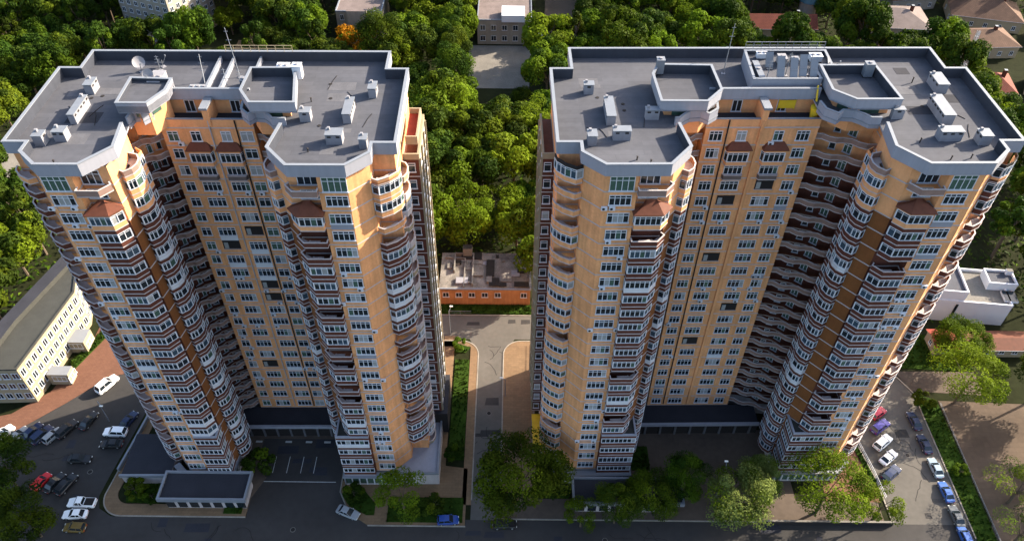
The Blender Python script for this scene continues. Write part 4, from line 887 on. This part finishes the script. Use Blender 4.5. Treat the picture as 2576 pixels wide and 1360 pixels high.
def house(name, label, x, y, rz, L, Wd, h, rh, wm, rm, hip=True, rows=1, cols=4, chim=True, cat='house'):
    t = thing(name, label, cat, (x, y, 0), R(rz)); b = MB(); b.box(-L / 2, -Wd / 2, 0, L / 2, Wd / 2, h, wm); part('wall', b, t)
    o = .5; a = L / 2 + o; c = Wd / 2 + o; rx = max(0, a - c) if hip else a; b = MB(); z = h - .05
    b.face([(-a, -c, z), (a, -c, z), (rx, 0, h + rh), (-rx, 0, h + rh)], rm); b.face([(a, c, z), (-a, c, z), (-rx, 0, h + rh), (rx, 0, h + rh)], rm)
    b.face([(a, -c, z), (a, c, z), (rx, 0, h + rh)], rm if hip else wm); b.face([(-a, c, z), (-a, -c, z), (-rx, 0, h + rh)], rm if hip else wm)
    b.face([(-a, -c, z), (-a, c, z), (a, c, z), (a, -c, z)], wm); b.box(-a - .05, -c - .08, z - .12, a + .05, -c, z + .05, 'coping'); rf = part('roof', b, t)
    if chim: b = MB(); b.box(L * .2, -.5, h, L * .2 + 1, .5, h + rh + 1.2, 'brown', 'vent_cap'); part('chimney', b, rf)
    wall_windows(t, (-L / 2, -Wd / 2), (L / 2, -Wd / 2), 1.2, rows, cols, 1.3, 1.5, 3.1); wall_windows(t, (-L / 2, Wd / 2), (-L / 2, -Wd / 2), 1.2, rows, max(1, cols // 2), 1.2, 1.5, 3.1)
    return t
house('house', 'low house with a wide pale brown tiled roof at the top right', 162, 257, 3, 25, 13, 4.5, 3.2, 'cream', 'tile_brown', cols=6)
house('house', 'second brown tiled house behind the wide one at the top right', 174, 279, -14, 24, 16, 4.5, 4.5, 'cream', 'tile_brown', cols=5)
house('house', 'house with a weathered pink-grey roof at the top right, left of the brown ones', 138, 271, -4, 22, 17, 5, 3.4, 'stone', 'roof_pink', cols=5)
house('house', 'long red tiled house with a white curved gable behind the right roof railing', 95, 264.5, 0, 23, 9, 5.5, 3.4, 'cream', 'tile_red', hip=False, cols=6)
house('house', 'dark red roofed house right beside the right tower roof corner', 155, 229, -10, 14, 12, 4, 3.4, 'cream', 'tile_red', cols=3)
house('house', 'red tiled house at the right edge of the picture', 156.5, 206, -20, 16, 13, 4, 3.8, 'cream', 'tile_red', cols=3)
house('outhouse', 'small shed with a bright red sloping roof below the white building', 98.6, 119.2, 0, 4.5, 5, 3, .9, 'cream', 'red_roof', hip=False, cols=1, chim=False, cat='shed')
house('outhouse', 'long low shed with a brown roof at the right edge below the white building', 111.5, 119, 0, 15, 5, 2.8, 1.0, 'cream', 'rust_roof', hip=False, cols=5, chim=False, cat='shed')
t = thing('turret', 'dark teal conical turret roof at the top right behind the red house', 'tower', (107, 275, 0))
b = MB(); b.tube((0, 0, 0), (0, 0, 9), 3.2, 3.2, 'stone', 12); part('wall', b, t); b = MB(); b.tube((0, 0, 9), (0, 0, 15), 3.9, .1, 'spire', 12); part('roof', b, t)
# apartment houses along the top edge
t, P = poly_building('stone_house', 'grey stone two-wing house behind the left tower roof, right of its centre', 'house', [(-62, 258), (-46, 258), (-46, 275), (-62, 275)], 11, 'stone', 'roof_pink', .6)
wall_windows(t, P[0], P[1], 1.6, 3, 4, 1.3, 1.9, 3.3)
b = MB(); b.box(P[0][0] + 4, P[0][1] - 1.6, 0, P[0][0] + 11, P[0][1] + .1, 12.2, 'stone', 'roof_pink'); part('bay', b, t)
t, P = poly_building('villa', 'pale building with a brown roof and white roof terrace at the top centre', 'house', [(-13, 257), (6, 257), (6, 285), (-13, 285)], 9, 'stone', 'roof_pink', .4)
wall_windows(t, P[0], P[1], 1.4, 2, 5, 1.8, 1.9, 4)
b = MB(); b.box(-1, P[0][1] - 1.2, 9, 7, P[0][1] + 6, 11.5, 'white', 'white'); part('roof_terrace', b, t); b = MB(); b.box(9.4, P[0][1] - 3, 0, 13.4, P[0][1] + 4, 5, 'white', 'white'); part('side_wing', b, t)
t, P = poly_building('slab_block', 'tall grey apartment block cut by the top edge at the upper left', 'apartment block', [(-136, 258), (-116, 250), (-108, 270), (-128, 278)], 26, 'stone', 'roof_grey', .8)
wall_windows(t, P[0], P[1], 1.6, 8, 7, 1.5, 1.6, 3.1); wall_windows(t, P[1], P[2], 1.6, 8, 7, 1.6, 1.6, 3.1)
house('house', 'brown roofed house in the very top right corner', 197, 262, -24, 18, 12, 4.5, 3.6, 'cream', 'tile_brown', cols=4)
house('house', 'small brown roofed house between the two wide ones at the top right', 150, 292, 10, 18, 12, 4.5, 3.6, 'stone', 'tile_brown', cols=4)
house('house', 'grey roofed house at the right edge above the red one', 176, 229, -30, 14, 11, 4, 3.4, 'cream', 'tile_brown', cols=3)
# bare ground patches visible in the wood
sheet('bare_slope', [(-150, 178), (-130, 178), (-130, 212), (-148, 212)], .06, 'concrete')
sheet('dirt_clearing', [(-98, 240), (-86, 240), (-86, 258), (-98, 258)], .06, 'paving')
sheet('garden_path', [(121, 240), (134, 240), (130, 260), (124, 260)], .06, 'paving')

# ---------------------------------------------------------------- pavilions, canopy, fences, lamps
def pavilion(label, x0, y0, x1, y1, h):
    t = thing('pavilion', label, 'pavilion', ((x0 + x1) / 2, (y0 + y1) / 2, 0)); a, c = (x1 - x0) / 2, (y1 - y0) / 2
    b = MB(); b.box(-a + .8, -c + .9, 0, a - .8, c - .3, h - .5, 'slab'); part('wall', b, t)
    b = MB(); b.box(-a, -c, h - .5, a, c, h, 'fascia', 'deck_dark'); b.ribbon([(-a, -c), (a, -c), (a, c), (-a, c)], -.35, .05, h - .55, h + .45, 'coping', closed=True); part('roof', b, t)
    n = int(2 * a / 2.2)
    for i in range(n): q = MB(); xx = -a + 1.6 + i * (2 * a - 3.2) / (n - 1); q.box(xx - .8, -c + .82, .4, xx + .8, -c + .89, h - 1.1, 'pane'); part('window', q, t)
pavilion('flat dark-roofed pavilion at the front foot of the left tower', -66.6, 75.9, -49.9, 82.0, 4.4)
pavilion('flat dark-roofed pavilion at the front of the right tower, half under trees', 12.0, 76.0, 33.0, 81.6, 4.4)
t = thing('terrace_podium', 'low dark-roofed side wing at the outer foot of the left tower', 'annex', (-71, 87.5, 0), LR_)
b = MB(); b.box(-5.0, -5.6, 0, 4.6, 4.0, 3.0, 'slab', 'deck_dark'); part('wall', b, t); b = MB(); b.box(-5.2, -5.9, 2.7, 9, -5.5, 3.5, 'coping'); part('parapet', b, t)
t = thing('terrace_podium', 'grey flat-roofed side wing between the left tower and the planting strip', 'annex', (-16.6, 88.2, 0), LR_)
b = MB(); b.box(-5.5, -5.8, 0, 2.6, 6.5, 3.6, 'slab', 'fascia'); part('wall', b, t); b = MB(); b.ribbon([(-5.5, -5.8), (2.6, -5.8), (2.6, 6.5)], -.3, .05, 3.6, 4.2, 'coping'); part('parapet', b, t)
t = thing('terrace_podium', 'dark stepped side wing behind the grey one beside the left tower', 'annex', (-14.9, 99.6, 0), LR_)
b = MB(); b.box(-2, -5, 0, 2.0, 5, 6.6, 'dark', 'deck_dark'); part('wall', b, t)
t = thing('entrance_canopy', 'bright yellow canopy at the left foot of the right tower', 'canopy', (5.4, 91.6, 0), RR_)
b = MB(); b.box(-1.0, -3.8, 5.6, 1.0, 3.8, 5.8, 'yellow'); b.box(-1.0, -3.85, 5.2, 1.0, -3.8, 5.8, 'yellow'); part('roof', b, t)
for y_ in (-3.6, 0, 3.6): b = MB(); b.tube((-.9, y_, 0), (-.9, y_, 5.6), .07, .07, 'metal', 6); part('post', b, t)
def fence(label, pts, h=1.1, m_='white', nm='fence'):
    t = thing(nm, label, 'fence', (*pts[0], .1)); P = [(x - pts[0][0], y - pts[0][1]) for x, y in pts]
    b = MB(); b.ribbon(P, -.03, .03, h - .08, h, m_); b.ribbon(P, -.02, .02, h * .5, h * .5 + .05, m_); part('rail', b, t)
    for a, c in zip(P[:-1], P[1:]):
        L = math.hypot(c[0] - a[0], c[1] - a[1]); n = max(1, int(L / 2.5))
        for i in range(n): b = MB(); x, y = a[0] + (c[0] - a[0]) * i / n, a[1] + (c[1] - a[1]) * i / n; b.tube((x, y, 0), (x, y, h), .04, .04, m_, 5); part('post', b, t)
fence('white rail fence between the right tower pavement and the angled parked cars', [(70.6, 98), (71.9, 94), (73.1, 86), (73.6, 80)])
fence('thin rail fence along the wide tan pavement by the right tower', [(4.9, 84), (4.9, 106), (5.1, 119)], 1.0, 'metal')
fence('rail fence of the corner terrace at the left end of the back road', [(-14.9, 127.8), (-9.6, 127.8)], 1.2, 'coping')
fence('grey railing along the grass strip beside the plaza', [(92.2, 62), (92.5, 84), (92.9, 103)], .7, 'metal')
t = thing('garden_wall', 'low pale retaining wall between the car park and the left tower bed', 'wall', (-77, 90, 0))
b = MB(); b.ribbon([(.6, 8), (-.4, 0), (-1.2, -5.5)], -.2, .2, 0, 1.1, 'coping'); part('wall', b, t)
t = thing('boundary_wall', 'dark low wall along the street at the bottom right', 'wall', (62, 74.7, 0))
b = MB(); b.box(-14, -.2, 0, 11.2, .2, 1.3, 'dark', 'concrete'); part('wall', b, t)
def lamp(label, x, y, h, dx, dy, m_='metal'):
    t = thing('street_lamp', label, 'street lamp', (x, y, 0)); b = MB(); b.tube((0, 0, 0), (0, 0, h), .11, .07, m_, 8); part('pole', b, t)
    b = MB(); b.tube((0, 0, h - .1), (dx, dy, h + .5), .06, .05, m_, 6); part('arm', b, t); b = MB(); b.box(dx - .35, dy - .15, h + .42, dx + .35, dy + .15, h + .58, 'lamp_glass'); part('lamp_head', b, t)
lamp('street lamp at the left corner where the lane meets the back road', -14.2, 121.6, 8, .5, 1.0)
lamp('tall pale lamp post among the trees before the right tower court', 40.6, 80.6, 10, .2, 1.2)
lamp('leaning street lamp by the crossing at the left car park', -84.6, 96.5, 7, 1.5, -1.5)
lamp('street lamp beside the wide tan pavement of the lane', -1.2, 104.0, 6, -.8, 0)
t = thing('lattice_mast', 'small white lattice mast between trees beyond the right tower', 'mast', (150, 238, 0))
b = MB()
for a, c in ((-1, -1), (1, -1), (1, 1), (-1, 1)): b.tube((a * .8, c * .8, 0), (a * .35, c * .35, 17), .1, .08, 'white', 4)
for i in range(8):
    z = 1 + i * 2; r_ = .8 - .45 * z / 17
    for a, c, d_, e_ in ((-1, -1, 1, -1), (1, -1, 1, 1), (1, 1, -1, 1), (-1, 1, -1, -1)): b.tube((a * r_, c * r_, z), (d_ * r_, e_ * r_, z + 1.6), .05, .05, 'white', 4); b.tube((a * r_, c * r_, z), (d_ * r_, e_ * r_, z), .05, .05, 'white', 4)
part('lattice', b, t)

mat('asphalt_patch', (.068, .063, .057), .92, .2, .4, fine=.15)
# worn road surfaces: repairs, cracks and manholes
pr = random.Random(77)
for i, (x0, y0, x1, y1, n) in enumerate([(-70, 66, 72, 74, 12), (-110, 76, -81, 95, 9), (-49, 77, -35, 92, 5), (-7.2, 80, -2, 119, 6), (-40, 121, 40, 127, 6), (74.5, 76, 84, 112, 7)]):
    for j in range(n):
        x, y = pr.uniform(x0, x1), pr.uniform(y0, y1); a, c = pr.uniform(.5, 2.4), pr.uniform(.4, 1.1)
        b = MB(); P = [(x - a, y - c), (x + a, y - c * pr.uniform(.7, 1)), (x + a * .95, y + c), (x - a * pr.uniform(.8, 1), y + c * .9)]; b.prism(P, -.1, .034 + j * .001, 'deck_dark' if i not in (3, 4, 5) else pr.choice(['asphalt_patch', 'asphalt_patch', 'asphalt'])); structure('asphalt_patch', b)
b = MB()
for i in range(46):
    x0, y0, x1, y1 = pr.choice([(-70, 66, 72, 74), (-110, 76, -81, 95), (-7.2, 80, -2, 119), (74.5, 76, 84, 112)])
    x, y = pr.uniform(x0, x1), pr.uniform(y0, y1); ang = pr.uniform(0, 6.28)
    for k in range(pr.randrange(4, 10)):
        nx_, ny_ = x + .7 * math.cos(ang), y + .7 * math.sin(ang)
        if not (x0 < nx_ < x1 and y0 < ny_ < y1): break
        wx, wy = -math.sin(ang) * .05, math.cos(ang) * .05; b.face([(x - wx, y - wy, .052), (nx_ - wx, ny_ - wy, .052), (nx_ + wx, ny_ + wy, .052), (x + wx, y + wy, .052)], 'dark'); x, y = nx_, ny_; ang += pr.uniform(-.6, .6)
structure('road_crack', b)
for lb, x, y in [('round iron manhole in the street before the left driveway', -41, 72.5), ('round iron manhole in the lane between the towers', -4.6, 99.5), ('round iron manhole in the left car park by the lone black car', -84.0, 84.4), ('round iron manhole in the side street between the car rows', 81.6, 90.2), ('round iron manhole in the street before the right pavilion', 18, 71.0)]:
    t = thing('manhole_cover', lb, 'manhole', (x, y, .03)); b = MB(); b.tube((0, 0, 0), (0, 0, .03), .42, .42, 'dark', 14); part('cover', b, t); b = MB(); b.tube((0, 0, -.02), (0, 0, .02), .52, .52, 'concrete', 14); part('frame', b, t)
